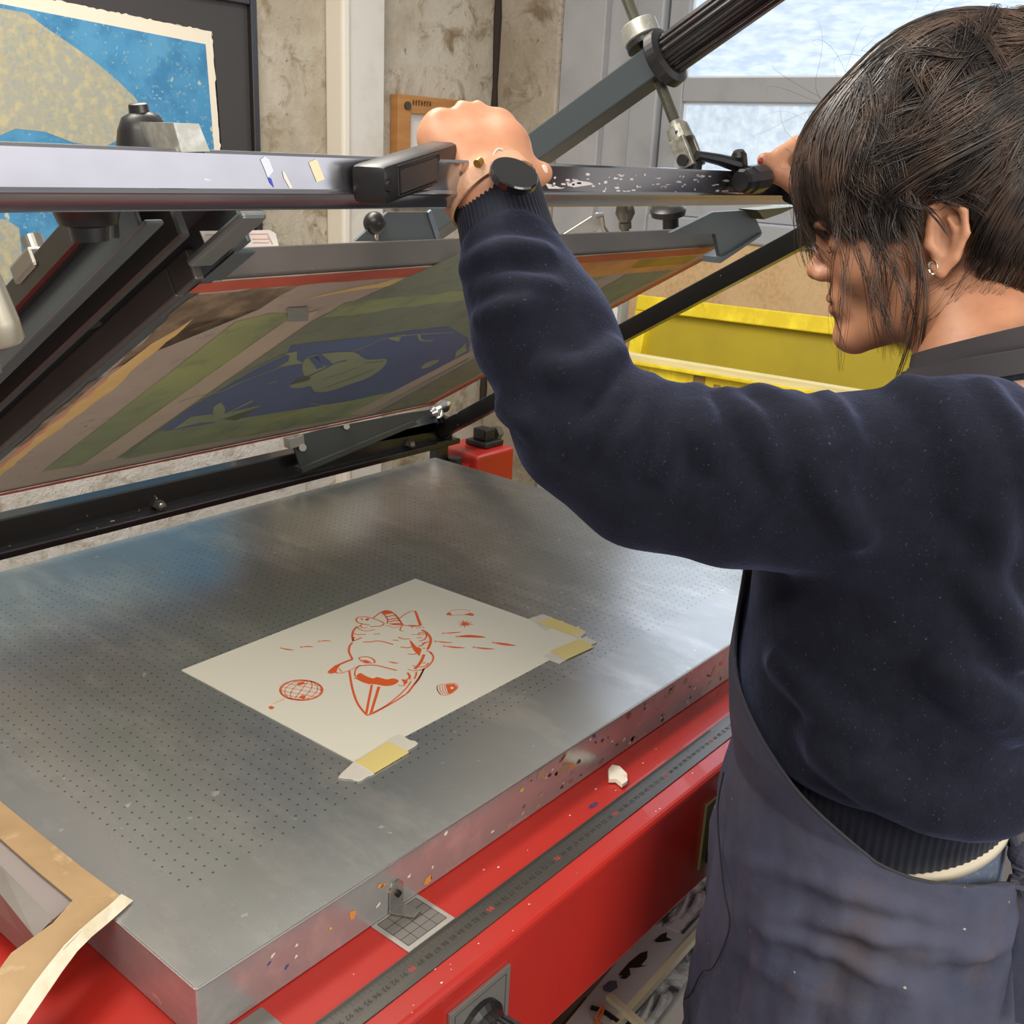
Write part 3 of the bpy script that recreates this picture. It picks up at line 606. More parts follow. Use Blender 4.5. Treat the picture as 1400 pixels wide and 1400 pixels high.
mk('clevis_pin',MPLB,cv,fn=lambda b:[addcyl(b,r1+dr*.027+np.array([-.019,0,0]),r1+dr*.027+np.array([.02,0,0]),.0065),addbox(b,tuple(r1+dr*.034-np.array([.009,.009,.013])),tuple(r1+dr*.034+np.array([.009,.009,.008])),.003)])
mk('blue_smudge',mat('blue_ink',(34,76,140),.5),cv,fn=lambda b:addsph(b,r1-dr*.008+np.array([-.0115,-.004,0]),.004,(1,.5,.6),8))
l0=on(953,212,'Y',.09); l1=on(1010,226,'Y',.07)
mk('clamp_lever',MPLB,sa,fn=lambda b:[addtube(b,[l0,(l0+l1)/2+np.array([0,0,.001]),l1],[.005,.0065,.0085],10),addcyl(b,l1+np.array([-.004,0,.016]),l1+np.array([.008,0,-.014]),.0085,prof=[(0,.006),(.15,.009),(.8,.0095),(1,.007)])])
lk=on(1022,247,'Y',.055)
lkob=mk('clamp_hub',MPLB,sa,fn=lambda b:[addcyl(b,lk+np.array([-.018,0,-.001]),lk+np.array([.040,.0,.004]),.019,prof=[(0,.011),(.08,.014),(.3,.0145),(.36,.0165),(.85,.0165),(1,.014)],n=10)])
# ================================================================== RAISED SCREEN
ps=thing('silk_screen','raised silk screen seen from below, blue stencil between green and tan bands','printing screen',tuple(S(.65,.2,0)))
SX0,SX1,SR0,SR1=.205,1.135,.186,.893
FRM=(S(0,0),(1,0,0),S(0,1)-S(0,0),SN)
MSF=mat('screen_profile',(96,92,88),.42,.3,var=(8,(84,80,77),.4,.7),specks=[(110,.73,(150,146,140))])
def sfr(b):
    addbox(b,(SX0-.02,SR1-.035,.0),(SX1-.03,SR1,.028),.002,2,FRM); addbox(b,(SX0-.02,SR0+.0205,.0),(SX0+.012,SR1-.0355,.028),.002,2,FRM)
    addbox(b,(SX1-.029,SR0+.0205,.0),(SX1+.005,SR1-.03,.028),.002,2,FRM); addbox(b,(SX0-.02,SR0-.005,.0),(SX1+.005,SR0+.02,.028),.002,2,FRM)
mk('screen_frame',MSF,ps,fn=sfr)
mesh=mk('mesh_fabric',mat('taupe_mesh',(182,168,152),.6,var=[(5,(170,156,144),.4,.7),(45,(160,146,136),.58,.7)],specks=[(70,.74,(104,84,74))]),ps,fn=lambda b:addbox(b,(SX0,SR0,-.0012),(SX1-.02,SR1-.004,-.0004),0,1,FRM))
def patch(name,m,poly,h,px=True,parent=None,sp=0,label=None):
    P=[S(*(son(u,v,-h) if px else (u,v)),-h) for u,v in poly]
    if sp: P=spl(P,sp,True)
    bm=B(); fillp(bm,P,(0,0,0)); o=link(name,flatmesh(bm),m,parent or ps)
    if label:o['label']=label
    return o
R1=SR1-.010
def rough_poly(edge,j,seed):
    R_=random.Random(seed); out=[]
    for a,b_ in zip(edge,edge[1:]+edge[:1]):
        a=np.array(a,float);b_=np.array(b_,float); n=max(1,int(np.linalg.norm(b_-a)/.02))
        for k in range(n):
            q=a+(b_-a)*k/n; out.append((q[0]+R_.uniform(-j,j),q[1]+R_.uniform(-j,j)))
    return out
MRT=mat('red_tape',(196,90,66),.5,var=(20,(180,78,58),.4,.7)); MPK=mat('salmon_tape',(226,150,124),.5); MYT=mat('yellow_tape',(232,200,134),.5,var=(20,(220,184,112),.4,.7)); MBR=mat('brown_tape_gloss',(112,94,76),.4,var=(24,(160,140,112),.45,.65))
MGN=mat('green_emulsion',(138,148,112),.5,var=[(3.,(166,174,112),.42,.66),(18,(124,134,108),.5,.7)],stretch=(1,1,1)); MDG=mat('dark_green_emulsion',(122,130,112),.5,var=[(4,(138,144,114),.4,.7),(30,(112,120,104),.5,.7)]); MNB=mat('blue_stencil',(98,112,148),.5,var=(5,(88,100,134),.4,.7))
MTB=mat('tan_tape',(196,178,156),.55,var=(14,(186,168,148),.4,.7),specks=[(60,.76,(110,80,64))]); MLG=mat('stencil_green',(154,160,128),.55,var=(12,(144,150,120),.4,.7))
e=.0014
patch('red_tape',MRT,rough_poly([(SX0-.012,R1-.018),(SX1-.045,R1-.018),(SX1-.045,R1+.004),(SX0-.012,R1+.004)],.0012,1),e,False)
patch('red_tape',MRT,rough_poly([(SX0,SR0+.012),(SX1-.01,SR0+.012),(SX1-.01,SR0-.004),(SX0,SR0-.004)],.0012,2),e+.003,False)
patch('red_tape',MRT,rough_poly([(SX1-.028,SR0),(SX1-.008,SR0),(SX1-.008,R1),(SX1-.028,R1)],.0012,3),e,False)
patch('salmon_tape',MPK,rough_poly([(SX0+.006,.3),(SX0+.010,.72),(SX0+.018,.72),(SX0+.02,.3)],.0012,4),e,False)
patch('brown_tape',MBR,rough_poly([(SX0+.003,.66),(SX0-.004,R1-.02),(SX0+.11,R1-.02),(SX0+.10,R1-.075),(SX0+.035,R1-.09)],.004,5),e,False)
patch('brown_tape',MBR,rough_poly([(SX0-.004,.42),(SX0-.006,.64),(SX0+.004,.66),(SX0+.006,.43)],.002,15),e+.0002,False)
patch('yellow_tape',MYT,rough_poly([(SX0+.014,SR0+.02),(SX0+.012,.72),(SX0+.030,.80),(SX0+.036,.60),(SX0+.028,.40),(SX0+.03,SR0+.02)],.0028,6),e+.0001,False)
patch('yellow_tape',MYT,rough_poly([(SX0+.14,R1-.055),(SX0+.24,R1-.04),(.75,R1-.032),(.75,R1-.020),(SX0+.24,R1-.024)],.003,7),e+.0001,False)
MOT=mat('orange_tape',(222,160,98),.5,var=(16,(204,134,86),.4,.65))
patch('orange_tape',MOT,rough_poly([(.78,R1-.020),(SX1-.05,R1-.020),(SX1-.05,R1-.075),(.80,R1-.070)],.003,8),e+.0001,False)
patch('yellow_tape',mat('mustard_tape',(184,148,52),.5,var=(16,(160,124,44),.4,.65)),rough_poly([(.92,R1-.022),(SX1-.05,R1-.022),(SX1-.048,R1-.055),(.93,R1-.050)],.003,9),e+.0002,False)
patch('orange_tape',MOT,rough_poly([(SX1-.036,SR0+.012),(SX1-.028,SR0+.012),(SX1-.028,R1-.05),(SX1-.040,R1-.05)],.0015,19),e+.0001,False)
patch('green_band',MGN,[(57,645),(110,636),(350,474),(415,430),(372,428),(322,440)],.0016)
patch('green_field',MDG,[(158,627),(495,566),(640,492),(665,330),(430,437)],.0016)
patch('green_field',MDG,rough_poly([(.955,.20),(1.085,.20),(1.085,R1-.075),(.955,R1-.075)],.002,10),.0016,False)
patch('green_field',MGN,rough_poly([(.42,R1-.078),(.90,R1-.078),(.90,R1-.10),(.42,R1-.12)],.004,11),.0017,False)
patch('green_edge',MGN,[(168,628),(495,567),(560,534),(470,545),(330,572),(215,590)],.0017,sp=0)
patch('stencil_blue',MNB,[(222,585),(262,556),(310,528),(352,502),(392,484),(398,472),(440,467),(500,461),(560,452),(612,446),(640,462),(642,470),(640,482),(560,530),(480,548),(330,572),(225,590)],.0018)
patch('tan_band',MTB,[(495,567),(640,489),(700,460),(740,430),(720,436),(648,478),(478,566)],.0019); patch('tan_band',MTB,[(110,637),(158,627),(424,438),(436,424),(400,432)],.0019)
# stencil artwork
sk=lambda pts,w,cl=False:(pts,w,cl)
bm=B()
def zs(x,y): return (100+x*.4,420+y*.4)
def sfill(pts,h=.0021): 
    P=[S(*son(*zs(*p),-h),-h) for p in pts]; fillp(bm,P,(0,0,0))
def sline(pts,w,h=.0021): ribbon(bm,spl([S(*son(*zs(*p),-h),-h) for p in pts],4),w,SN)
sfill(spl([(783,205),(792,180),(815,166),(860,158),(910,153),(950,153),(975,160),(1000,178),(1040,178),(1065,176),(1073,184),(1060,205),(1035,225),(1000,245),(950,262),(900,280),(860,290),(825,288),(812,270),(780,276),(750,276),(738,268),(760,262),(800,252),(815,242),(790,232)],3,True))
sfill([(475,390),(480,340),(505,325),(520,345),(518,365),(612,318),(615,322),(540,358),(640,335),(640,339),(545,370),(510,382),(560,388),(500,398)]); sfill([(345,415),(400,375),(475,365),(480,392),(430,395),(330,420)])
sfill(spl([(1190,205),(1210,188),(1250,178),(1240,192),(1200,210)],3,True)); sfill([(1305,175),(1310,150),(1330,135),(1340,120),(1345,150),(1325,160)]); sfill([(1075,108),(1110,95),(1140,92),(1120,102),(1112,118)]); sfill([(720,160),(765,150),(765,180),(790,192),(750,196),(690,210),(735,185),(740,165)])
sline([(360,325),(420,305),(500,290),(560,262),(640,230),(720,200)],.004); sline([(950,155),(1010,130),(1060,108),(1150,95),(1300,85)],.0035); sline([(1182,92),(1190,112),(1230,114)],.004); sline([(560,245),(640,200),(720,165)],.004); sline([(660,262),(700,252)],.004); sline([(810,330),(860,334)],.003)
link('stencil_design',flatmesh(bm),MLG,ps)
bm=B(); sline([(818,170),(846,208)],.010,.0023); sline([(836,165),(876,198)],.010,.0023); sline([(800,238),(850,215),(900,190),(935,182)],.006,.0023); sline([(850,248),(930,222),(975,205)],.003,.0023); sline([(870,272),(960,240),(1030,212)],.003,.0023); sline([(1000,190),(1060,185)],.003,.0023); sline([(985,165),(1010,175)],.005,.0023)
link('stencil_lines',flatmesh(bm),MNB,ps)
# little foil square taped under the mesh
patch('foil_tab',mat('foil',(160,164,156),.4,.3),[(393,421),(421,420),(422,439),(393,440)],.0024)
# white label card on the frame
lab=box('label_card',(0,0,0),(.001,.001,.001),MWHITE,ps,0); bpy.data.objects.remove(lab)
lcd=[on(u,v,'Y',.19) for u,v in [(274,316),(370,315),(377,319),(381,336),(284,340)]]
lb=mk('label_card',mat('card_white',(232,228,220),.5),ps,fn=lambda b:addprism(b,lcd,(0,.0015,0)))
mk('label_print',mat('card_red',(200,120,104),.6),lb,fn=lambda b:[ribbon(b,[on(u,v,'Y',.1885) for u,v in q],.0007,(0,-1,0)) for q in [[(281,321),(366,320),(373,334)],[(345,327),(368,327)],[(292,333),(300,333)],[(318,332),(340,332)],[(346,332),(368,332)]]])
# ================================================================== PRINT ON THE BED
PZ=.0009
def pz(u,v,z_=PZ): return on(u,v,'Z',z_)
ppr=mk('art_print',mat('cream_paper',(240,237,220),.75,bump=(300,.05,.0003)),fn=lambda b:addprism(b,[pz(248,916),pz(568,791),pz(803,875),pz(485,1042)],(0,0,-.0007)),base=(.48,.29,.0002))
tag(ppr,'cream sheet printed with orange line drawings, lying on the perforated bed','print')
OR=mat('orange_ink',(242,104,44),.6)
def w1(x,y): return (350+x/3.684,810+y/3.684)
def w2(x,y): return (460+x/8.235,820+y/8.235)
UP=(0,0,1)
def stroke(b,W,pts,w,closed=False,n=5):
    ribbon(b,spl([pz(*W(*p),PZ+.00025) for p in pts],n,closed),w,UP,closed=closed)
def taper(b,W,pts,w,n=6):
    P=spl([pz(*W(*p),PZ+.00025) for p in pts],n); m=len(P); ribbon(b,P,[max(.0003,w*math.sin(math.pi*(i+.3)/(m-.4))) for i in range(m)],UP)
def fillz(b,W,pts,s=0): 
    P=[pz(*W(*p),PZ+.0002) for p in pts]; fillp(b,spl(P,3,True) if s else P,UP)
bm=B(); mm=.001
# boat / cone
for q,w in [([(145,800),(165,930),(190,1040),(235,1160),(290,1240),(345,1300)],2.6),([(345,1300),(420,1275),(540,1210),(680,1130),(770,1070)],2.2),([(410,1270),(560,1190),(700,1080),(790,990),(840,920)],1.6),([(800,1050),(870,960),(940,860),(990,770)],2.4),([(880,950),(930,890),(985,775)],1.8),([(770,1075),(800,1045)],1.6)]: stroke(bm,w2,q,w*mm)
fillz(bm,w2,[(385,955),(412,958),(350,1280),(322,1275)]); fillz(bm,w2,[(462,975),(495,980),(405,1270),(368,1290)])
# keel lines
# big body outline
for q,w in [([(180,480),(150,520),(140,580),(160,630),(180,670)],2.6),([(0,820),(60,825),(130,800),(200,770),(270,735)],1.2),([(180,670),(100,700),(0,745),(-60,790),(-90,820)],3.6),([(-90,820),(-60,830),(-30,810),(10,830)],1.4),([(30,770),(50,800),(70,815)],1.2),([(270,735),(220,780),(205,840),(230,880)],1.8),([(270,745),(360,735),(460,740),(560,765),(680,795)],2.2),([(245,655),(320,640),(390,655),(430,690),(425,715)],2.0),([(250,660),(300,700),(360,715),(405,710)],1.6),([(195,885),(230,890),(300,925),(380,950)],1.6),
    ([(230,300),(190,350),(178,400),(185,465)],2.6),([(185,465),(240,445),(285,425)],2.0),([(190,380),(250,392),(330,390)],1.6),([(185,465),(200,420)],1.6),([(240,320),(310,350),(390,345),(430,335)],1.6),([(270,290),(300,320),(350,310)],1.2),
    ([(220,225),(240,200),(310,190),(390,205),(470,230),(540,265)],1.9),([(220,225),(240,255),(300,272),(380,285)],1.8),([(540,270),(500,295),(430,300),(380,305)],2.0),([(270,265),(285,280),(255,300),(235,318)],1.4),
    ([(415,205),(470,160),(510,135),(560,120),(610,130)],1.9),([(505,140),(550,180),(575,225),(570,270)],1.6),([(610,130),(670,175),(715,235),(745,285)],2.4),([(710,210),(770,165),(840,130),(895,128)],1.6),([(745,285),(800,290),(870,290),(950,290)],1.8),([(555,300),(590,290),(640,315),(680,310),(710,300)],1.1),([(710,340),(750,355)],1.4),([(745,285),(725,310),(715,340)],1.6),([(845,300),(860,318)],1.2),([(900,310),(915,322)],1.2),([(930,300),(950,318)],1.2),([(975,300),(985,318)],1.0),
    ([(300,475),(380,475),(460,463),(540,475),(640,505)],2.2),([(630,452),(700,458)],1.8),([(420,388),(490,380)],1.4),([(695,420),(750,440),(830,440)],2.0),([(720,530),(780,540),(850,530)],2.0),([(805,608),(860,615),(910,600)],1.8),([(840,390),(900,390)],1.2),([(960,340),(1010,365),(1050,410),(1062,460),(1045,520),(1025,560)],3.4),([(910,390),(950,370),(1000,380),(1015,410),(985,450),(930,465)],2.0),([(920,400),(960,390),(985,392)],1.4),([(905,430),(960,425)],1.6),([(920,520),(960,515),(990,490),(1040,470)],2.2),([(955,490),(1000,480)],1.4),([(970,545),(1000,545)],2.0),
    ([(1010,575),(1060,590),(1090,640),(1080,690),(1040,740),(980,780),(920,795)],2.0),([(1050,590),(1075,620)],1.6),([(985,615),(960,680),(920,740),(880,780)],3.8),([(965,710),(1010,708)],1.8),([(1040,710),(1000,745),(930,760)],1.8),([(855,740),(900,755)],1.5),([(800,780),(850,795),(920,795)],1.4),([(900,810),(895,850),(875,890)],2.0),([(800,820),(825,860),(815,895)],3.0),([(690,960),(740,968),(780,960)],1.4),([(830,905),(850,900)],1.2)]: stroke(bm,w2,q,w*mm)
fillz(bm,w2,[(230,850),(270,825),(310,845),(350,865),(410,885),(460,870),(520,885),(570,895),(640,885),(690,900),(700,920),(670,945),(620,965),(540,970),(460,955),(380,945),(310,925),(250,900)],1)
fillz(bm,w2,[(820,450),(850,470),(900,530),(940,540),(960,560),(935,635),(900,600),(870,570),(840,510)]); fillz(bm,w2,[(725,895),(780,900),(800,880),(800,935),(760,960),(750,920)])
fillz(bm,w2,[(500,135),(560,118),(620,135),(645,150),(560,165),(530,165)]); fillz(bm,w2,[(875,128),(900,128),(965,290),(930,290)]); fillz(bm,w2,[(580,268),(730,262),(745,285),(640,285)])
for a,b_,c_ in [((555,195),(620,180),(680,180)),((575,225),(640,215),(700,205)),((580,250),(650,238),(715,235))]: stroke(bm,w2,[a,b_,c_],.0026)
fillz(bm,w2,[(800,285),(870,285),(940,295),(880,302),(820,300)]); fillz(bm,w2,[(585,693),(640,700),(712,715),(650,718),(600,705)]); fillz(bm,w2,[(320,225),(350,205),(375,215),(345,238)]); fillz(bm,w2,[(270,215),(290,205),(300,235)]); fillz(bm,w2,[(290,675),(340,680),(390,700),(350,712),(310,700)])
fillz(bm,w2,[(-20,740),(60,715),(10,780),(0,820),(-60,830),(-80,800)])
# fishes
def fish(pts,w):
    taper(bm,w1,pts,w); a=np.array(pts[0],float);b_=np.array(pts[1],float); d=(a-b_)/np.linalg.norm(a-b_); p=np.array([-d[1],d[0]])
    fillz(bm,w1,[tuple(a-d*8),tuple(a+d*10+p*6),tuple(a+d*2),tuple(a+d*10-p*6)])
for q,w in [([(128,280),(160,287),(192,290)],.0032),([(228,275),(260,272),(292,274)],.003),([(318,246),(350,243),(380,245)],.0028),([(945,206),(990,203),(1035,199)],.003),([(1012,222),(1080,220),(1158,226)],.0075),([(905,246),(945,250),(990,252)],.003),([(948,270),(1000,276),(1055,279)],.004),([(1098,276),(1150,282),(1203,285)],.004),([(1196,252),(1250,260),(1310,268)],.0062)]: fish(q,w)
# mirror ball
c_=np.array((228,492.));
def ball(t,k,sx,sy): return tuple(c_+np.array([108*math.cos(t)*sx,52*math.sin(t)*sy]))
stroke(bm,w1,[ball(t,0,1,1) for t in np.linspace(0,2*math.pi,17)[:-1]],.0016,True,3)
def bl(a,b_):
    x,y=math.cos(a)*math.sin(b_),math.sin(a); X=x*math.cos(.35)-y*math.sin(.35); Y=x*math.sin(.35)+y*math.cos(.35); return (c_[0]+106*X,c_[1]+50*Y)
for k in range(-3,4): stroke(bm,w1,[bl(a,k*.42) for a in np.linspace(-1.45,1.45,8)],.0009,False,3)
for k in range(-3,4): stroke(bm,w1,[bl(k*.4,b_) for b_ in np.linspace(-1.5,1.5,8)],.0009,False,3)
fillz(bm,w1,[(205,458),(240,450),(250,460),(215,468)]); fillz(bm,w1,[(215,528),(235,516),(252,524),(240,538)]); fillz(bm,w1,[(318,490),(335,485),(333,500)])
stroke(bm,w1,[(145,535),(115,548),(88,560)],.0007); fillz(bm,w1,[(62,578),(75,572),(90,576),(88,585),(72,588)],1)
# lips, spark, pot
stroke(bm,w1,[(975,95),(1000,88),(1040,86),(1080,92)],.001); fillz(bm,w1,[(958,108),(975,98),(990,116),(962,114)]); fillz(bm,w1,[(1045,112),(1080,102),(1102,112),(1090,118)]); stroke(bm,w1,[(990,116),(1020,112),(1050,114)],.0008)
sp_=[]
for i in range(18):
    t=i*math.pi/9; r_=(50,15,38,12,46,14)[i%6]; sp_.append((1053+r_*math.cos(t+.2),158+.48*r_*math.sin(t+.2)))
fillz(bm,w1,sp_)
stroke(bm,w1,[(1040,150),(1052,158),(1046,166)],.0005)
for k in range(5): stroke(bm,w1,[(912+k*13,474-k*2),(916+k*13,496),(930+k*12,512)],.0009)
stroke(bm,w1,[(912,474),(950,462),(1000,458),(1015,480),(975,512),(930,514)],.001,True); fillz(bm,w1,[(955,464),(1000,460),(1015,480),(985,505),(968,510)])
pk=link('orange_drawing',flatmesh(bm),OR,ppr)
bm=B(); fillp(bm,[pz(*w1(*p),PZ+.0004) for p in [(978,478),(992,474),(996,484),(984,488)]],UP); link('drawing_gap',flatmesh(bm),MATS['cream_paper'],ppr)
# tapes
MMT=mat('masking_tape',(226,221,206),.7,bump=(200,.15,.0004)); MYL=mat('yellow_tab',(238,218,140),.6)
def rip(pts,seed):
    R_=random.Random(seed); out=[]
    for a,b_ in zip(pts,pts[1:]+pts[:1]):
        a=np.array(a,float);b_=np.array(b_,float)
        for k in range(5): out.append(tuple(a+(b_-a)*k/5+np.array([R_.uniform(-1,1),R_.uniform(-1,1)])*(.8 if np.linalg.norm(b_-a)<45 else .3)))
    return out
for i,(lbl,mt,yt) in enumerate([('torn tape strip with yellow tab at the near corner of the print',[[(462,1062),(487,1038),(512,1057),(490,1067)],[(531,1010),(545,1004),(572,1016),(548,1033)]],[(486,1041),(531,1013),(559,1028),(512,1056)]),
      ('torn tape with yellow tab at the right corner of the print, farther strip',[[(722,846),(742,840),(770,850),(748,862)],[(780,862),(790,856),(801,864),(790,874)]],[(735,851),(753,844),(790,858),(800,864),(783,868),(765,862)]),
      ('torn tape with yellow tab at the right corner of the print, nearer strip',[[(742,897),(758,890),(782,896),(765,908)],[(792,876),(802,870),(816,878),(800,886)]],[(752,890),(793,873),(812,884),(775,901)])]):
    t=thing('tape_hinge',lbl,'tape',tuple(pz(*yt[0],.001)),'tapes that register the print')
    for k,q in enumerate(mt): mk('masking_tape',MMT,t,fn=lambda b:addprism(b,[pz(*p,.0013) for p in rip(q,i*3+k)],(0,0,-.0008)))
    mk('yellow_tab',MYL,t,fn=lambda b:addprism(b,[pz(*p,.0019) for p in yt],(0,0,-.0008)))
# chip of dried paint on the red front
cpx=[(831,1056),(836,1050),(846,1052),(856,1062),(857,1072),(850,1077),(842,1070),(832,1070)]
tag(mk('plaster_chip',mat('chip_white',(232,222,204),.7,bump=(120,.3,.002),var=(60,(214,190,150),.55,.7)),fn=lambda b:addprism(b,[on(u,v,'Z',-BH+.001) for u,v in cpx],(.001,.0,.004))),'small off-white chip of plaster lying on the red front between bed and ruler','chip')
# ================================================================== BROWN-TAPED SCREEN on the corner of the bed
bs=thing('taped_screen','brown-taped aluminium screen resting over the near left corner of the bed','printing screen',(-.03,.12,.004))
MKT=mat('brown_paper_tape',(176,146,106),.45,var=[(9,(156,128,92),.4,.65),(40,(192,166,126),.58,.7)],specks=[(16,.70,(150,118,84))],bump=(40,.2,.001),coat=.2)
def tz(u,v,z_): return on(u,v,'Z',z_)
def strip(rows,th):
    """rows of (u,v,z) pairs lofted into a sheet with thickness"""
    def f(b):
        A=[[b.verts.new(Vector(tz(*p))) for p in r] for r in rows]; Bv=[[b.verts.new(v.co+Vector((0,0,-th))) for v in r] for r in A]
        n=len(A);m=len(A[0])
        for i in range(n-1):
            for j in range(m-1): b.faces.new((A[i][j],A[i+1][j],A[i+1][j+1],A[i][j+1])); b.faces.new((Bv[i][j],Bv[i][j+1],Bv[i+1][j+1],Bv[i+1][j]))
        for i in range(n-1):
            b.faces.new((A[i][0],Bv[i][0],Bv[i+1][0],A[i+1][0])); b.faces.new((A[i][-1],A[i+1][-1],Bv[i+1][-1],Bv[i][-1]))
        for j in range(m-1): b.faces.new((A[0][j],A[0][j+1],Bv[0][j+1],Bv[0][j])); b.faces.new((A[-1][j],Bv[-1][j],Bv[-1][j+1],A[-1][j+1]))
    return f
smoothby(mk('brown_tape',MKT,bs,fn=strip([[(-40,1062,.008),(-40,1112,.008)],[0,0] and [(0,1095,.008),(0,1146,.008)],[(55,1140,.008),(50,1190,.008)],[(110,1184,.008),(100,1231,.008)],[(164,1224,.009),(100,1231,.008)]],.0015)))
smoothby(mk('brown_tape',MKT,bs,fn=strip([[(164,1224,.009),(100,1230,.008)],[(140,1246,.010),(72,1262,.009)],[(112,1272,.010),(40,1285,.009)],[(80,1305,.010),(15,1303,.009)],[(48,1345,.010),(-8,1335,.008)],[(15,1390,.009),(-40,1370,.007)],[(-10,1425,.008),(-70,1410,.005)]],.0015)))
def wed(b):
    rows=[(166,1222),(150,1237),(130,1253),(108,1272),(88,1292),(66,1319),(46,1345),(28,1371),(8,1400),(-12,1430)]; R_=random.Random(4)
    A=[];Cc=[];D=[]
    for i,(u,v) in enumerate(rows):
        p=tz(u,v,.0112); q=p+np.array([.0075,-.004,-.008-R_.uniform(0,.003)]); A.append(p);Cc.append(q);D.append(p+np.array([-.001,.001,-.006]))
    L=[[b.verts.new(Vector(x)) for x in r] for r in (A,Cc,D)]
    n=len(rows)
    for i in range(n-1):
        for k in range(3): b.faces.new((L[k][i],L[k][i+1],L[(k+1)%3][i+1],L[(k+1)%3][i]))
    b.faces.new([L[k][0] for k in range(3)]); b.faces.new([L[k][-1] for k in range(3)])
mk('torn_paper_edge',mat('torn_paper',(226,220,196),.9,bump=(60,.5,.002),var=(30,(206,196,166),.45,.65)),bs,fn=wed)
MAL=mat('matt_aluminium',(150,144,138),.42,.6,var=(9,(134,126,120),.4,.7))
mk('mesh_strip',mat('grey_mesh',(140,130,126),.6,specks=[(40,.72,(176,170,164))]),bs,fn=strip([[(-60,1092,.004),(-60,1160,.002)],[(0,1148,.004),(0,1190,.002)],[(102,1230,.004),(68,1262,.002)]],.002))
mk('profile_bar',MAL,bs,fn=strip([[(-60,1140,.003),(-60,1172,-.002)],[(0,1182,.003),(0,1222,-.002)],[(72,1256,.003),(48,1282,-.002)]],.012))
mk('profile_bar',MAL,bs,fn=strip([[(-60,1176,-.002),(-60,1205,-.02)],[(0,1222,-.002),(0,1250,-.02)],[(50,1270,-.002),(38,1286,-.02)]],.02))
# ================================================================== YELLOW SCREENS by the right wall
MYE=mat('yellow_emulsion',(220,194,30),.5,var=[(12,(246,224,50),.45,.65),(40,(206,176,24),.6,.72)],bump=(60,.3,.002)); MYM=mat('yellow_mesh',(172,154,26),.6,var=(4,(158,140,30),.4,.7)); MLW=mat('pale_wood',(226,214,160),.6,var=(30,(206,190,120),.4,.7),stretch=(1,.1,1))
def yscreen(lbl,x,y0,y1,ztop,h,lean,drop,bw):
    t=thing('yellow_screen',lbl,'screen',(x,(y0+y1)/2,ztop-h),'screens coated yellow beside the press')
    # local frame: ey along the wall, ez leaning back, ex = normal towards the room
    ey=np.array([0,-1,drop]); ey/=np.linalg.norm(ey); ez=np.array([lean,0,1.]); ez-=ey*(ez@ey); ez/=np.linalg.norm(ez); ex=np.cross(ez,ey)
    if ex[0]>0: ex=-ex
    o=np.array([x,y1,ztop]); L=y1-y0; fr=(o,ex,ey,ez)
    def f(b):
        addbox(b,(-.018,0,-bw),(.018,L,0),.003,2,fr); addbox(b,(-.018,0,-h),(.018,bw,-bw-.0005),.003,2,fr); addbox(b,(-.018,L-bw,-h),(.018,L,-bw-.0005),.003,2,fr); addbox(b,(-.018,bw+.0005,-h),(.018,L-bw-.0005,-h+bw),.003,2,fr)
    mk('wooden_frame',MYE,t,fn=f); mk('yellow_mesh',MYM,t,fn=lambda b:addbox(b,(-.012,bw-.005,-h+bw-.005),(-.011,L-bw+.005,-bw+.005),0,1,fr)); return t,fr,L
t1,fr1,L1=yscreen('yellow coated screen standing behind the other, right below the tan hardboard',2.2,.1,1.066,.233,.62,.20,.02,.042)
t2,fr2,L2=yscreen('yellow coated screen in front with pale wooden top edge, just above the sleeve',2.02,.12,1.0,.100,.55,.12,.016,.062)
mk('top_batten',MLW,t2,fn=lambda b:[addbox(b,(.018,-.01,-.014),(.032,L2,.004),.002,1,fr2),addbox(b,(-.012,-.0,.0),(.018,L2,.006),.002,1,fr2)])
mk('yellow_edge',MYE,t2,fn=lambda b:addbox(b,(.032,-.012,-.022),(.040,L2,-.012),.002,1,fr2))
mk('worn_patch',mat('bare_mesh',(140,116,60),.7),t2,fn=lambda b:addbox(b,(.0182,.24,-.052),(.0188,.275,-.020),0,1,fr2)); mk('worn_patch',mat('bare_mesh',(140,116,60),.7),t2,fn=lambda b:addbox(b,(.0182,.30,-.052),(.0188,.32,-.038),0,1,fr2))
# grey rack post behind the frame, left of the yellow screens
rk=thing('rack_post','pale grey metal rack upright, left of the yellow screens','rack',(2.15,1.12,FZ))
mk('upright',mat('rack_grey',(150,152,152),.5),rk,fn=lambda b:[addbox(b,(2.14,1.09,FZ),(2.18,1.15,.24),.003)]); mk('label_strip',mat('white_card',(222,220,214),.8),rk,fn=lambda b:[addbox(b,(2.1385,1.10,.10),(2.1395,1.13,.20),0)])
# ================================================================== UNDER THE TABLE
def sh(u,v,z_): return on(u,v,'Z',z_)
MGW=mat('glossy_white',(226,222,216),.4); MCR=mat('cream_edge',(222,210,178),.6)
Z1=-.40
pr=thing('leaf_print','white print with black leaf shapes lying on top of the stack under the press','print',tuple(sh(840,1340,Z1)))
def slab(px,z0,th): return lambda b:addprism(b,[sh(u,v,z0) for u,v in px],(0,0,-th))
mk('print_sheet',mat('pale_grey_paper',(206,202,200),.7,var=(5,(186,182,182),.4,.7)),pr,fn=slab([(740,1440),(922,1220),(958,1262),(800,1440)],Z1,.003))
mk('mount_edge',MCR,pr,fn=slab([(958,1262),(962,1270),(800,1452),(785,1452)],Z1+.002,.012))
INK=mat('black_ink',(24,22,24),.5)
def shp(P,z_): 
    return [sh(650+x/3.11,950+y/3.11,z_) for x,y in P]
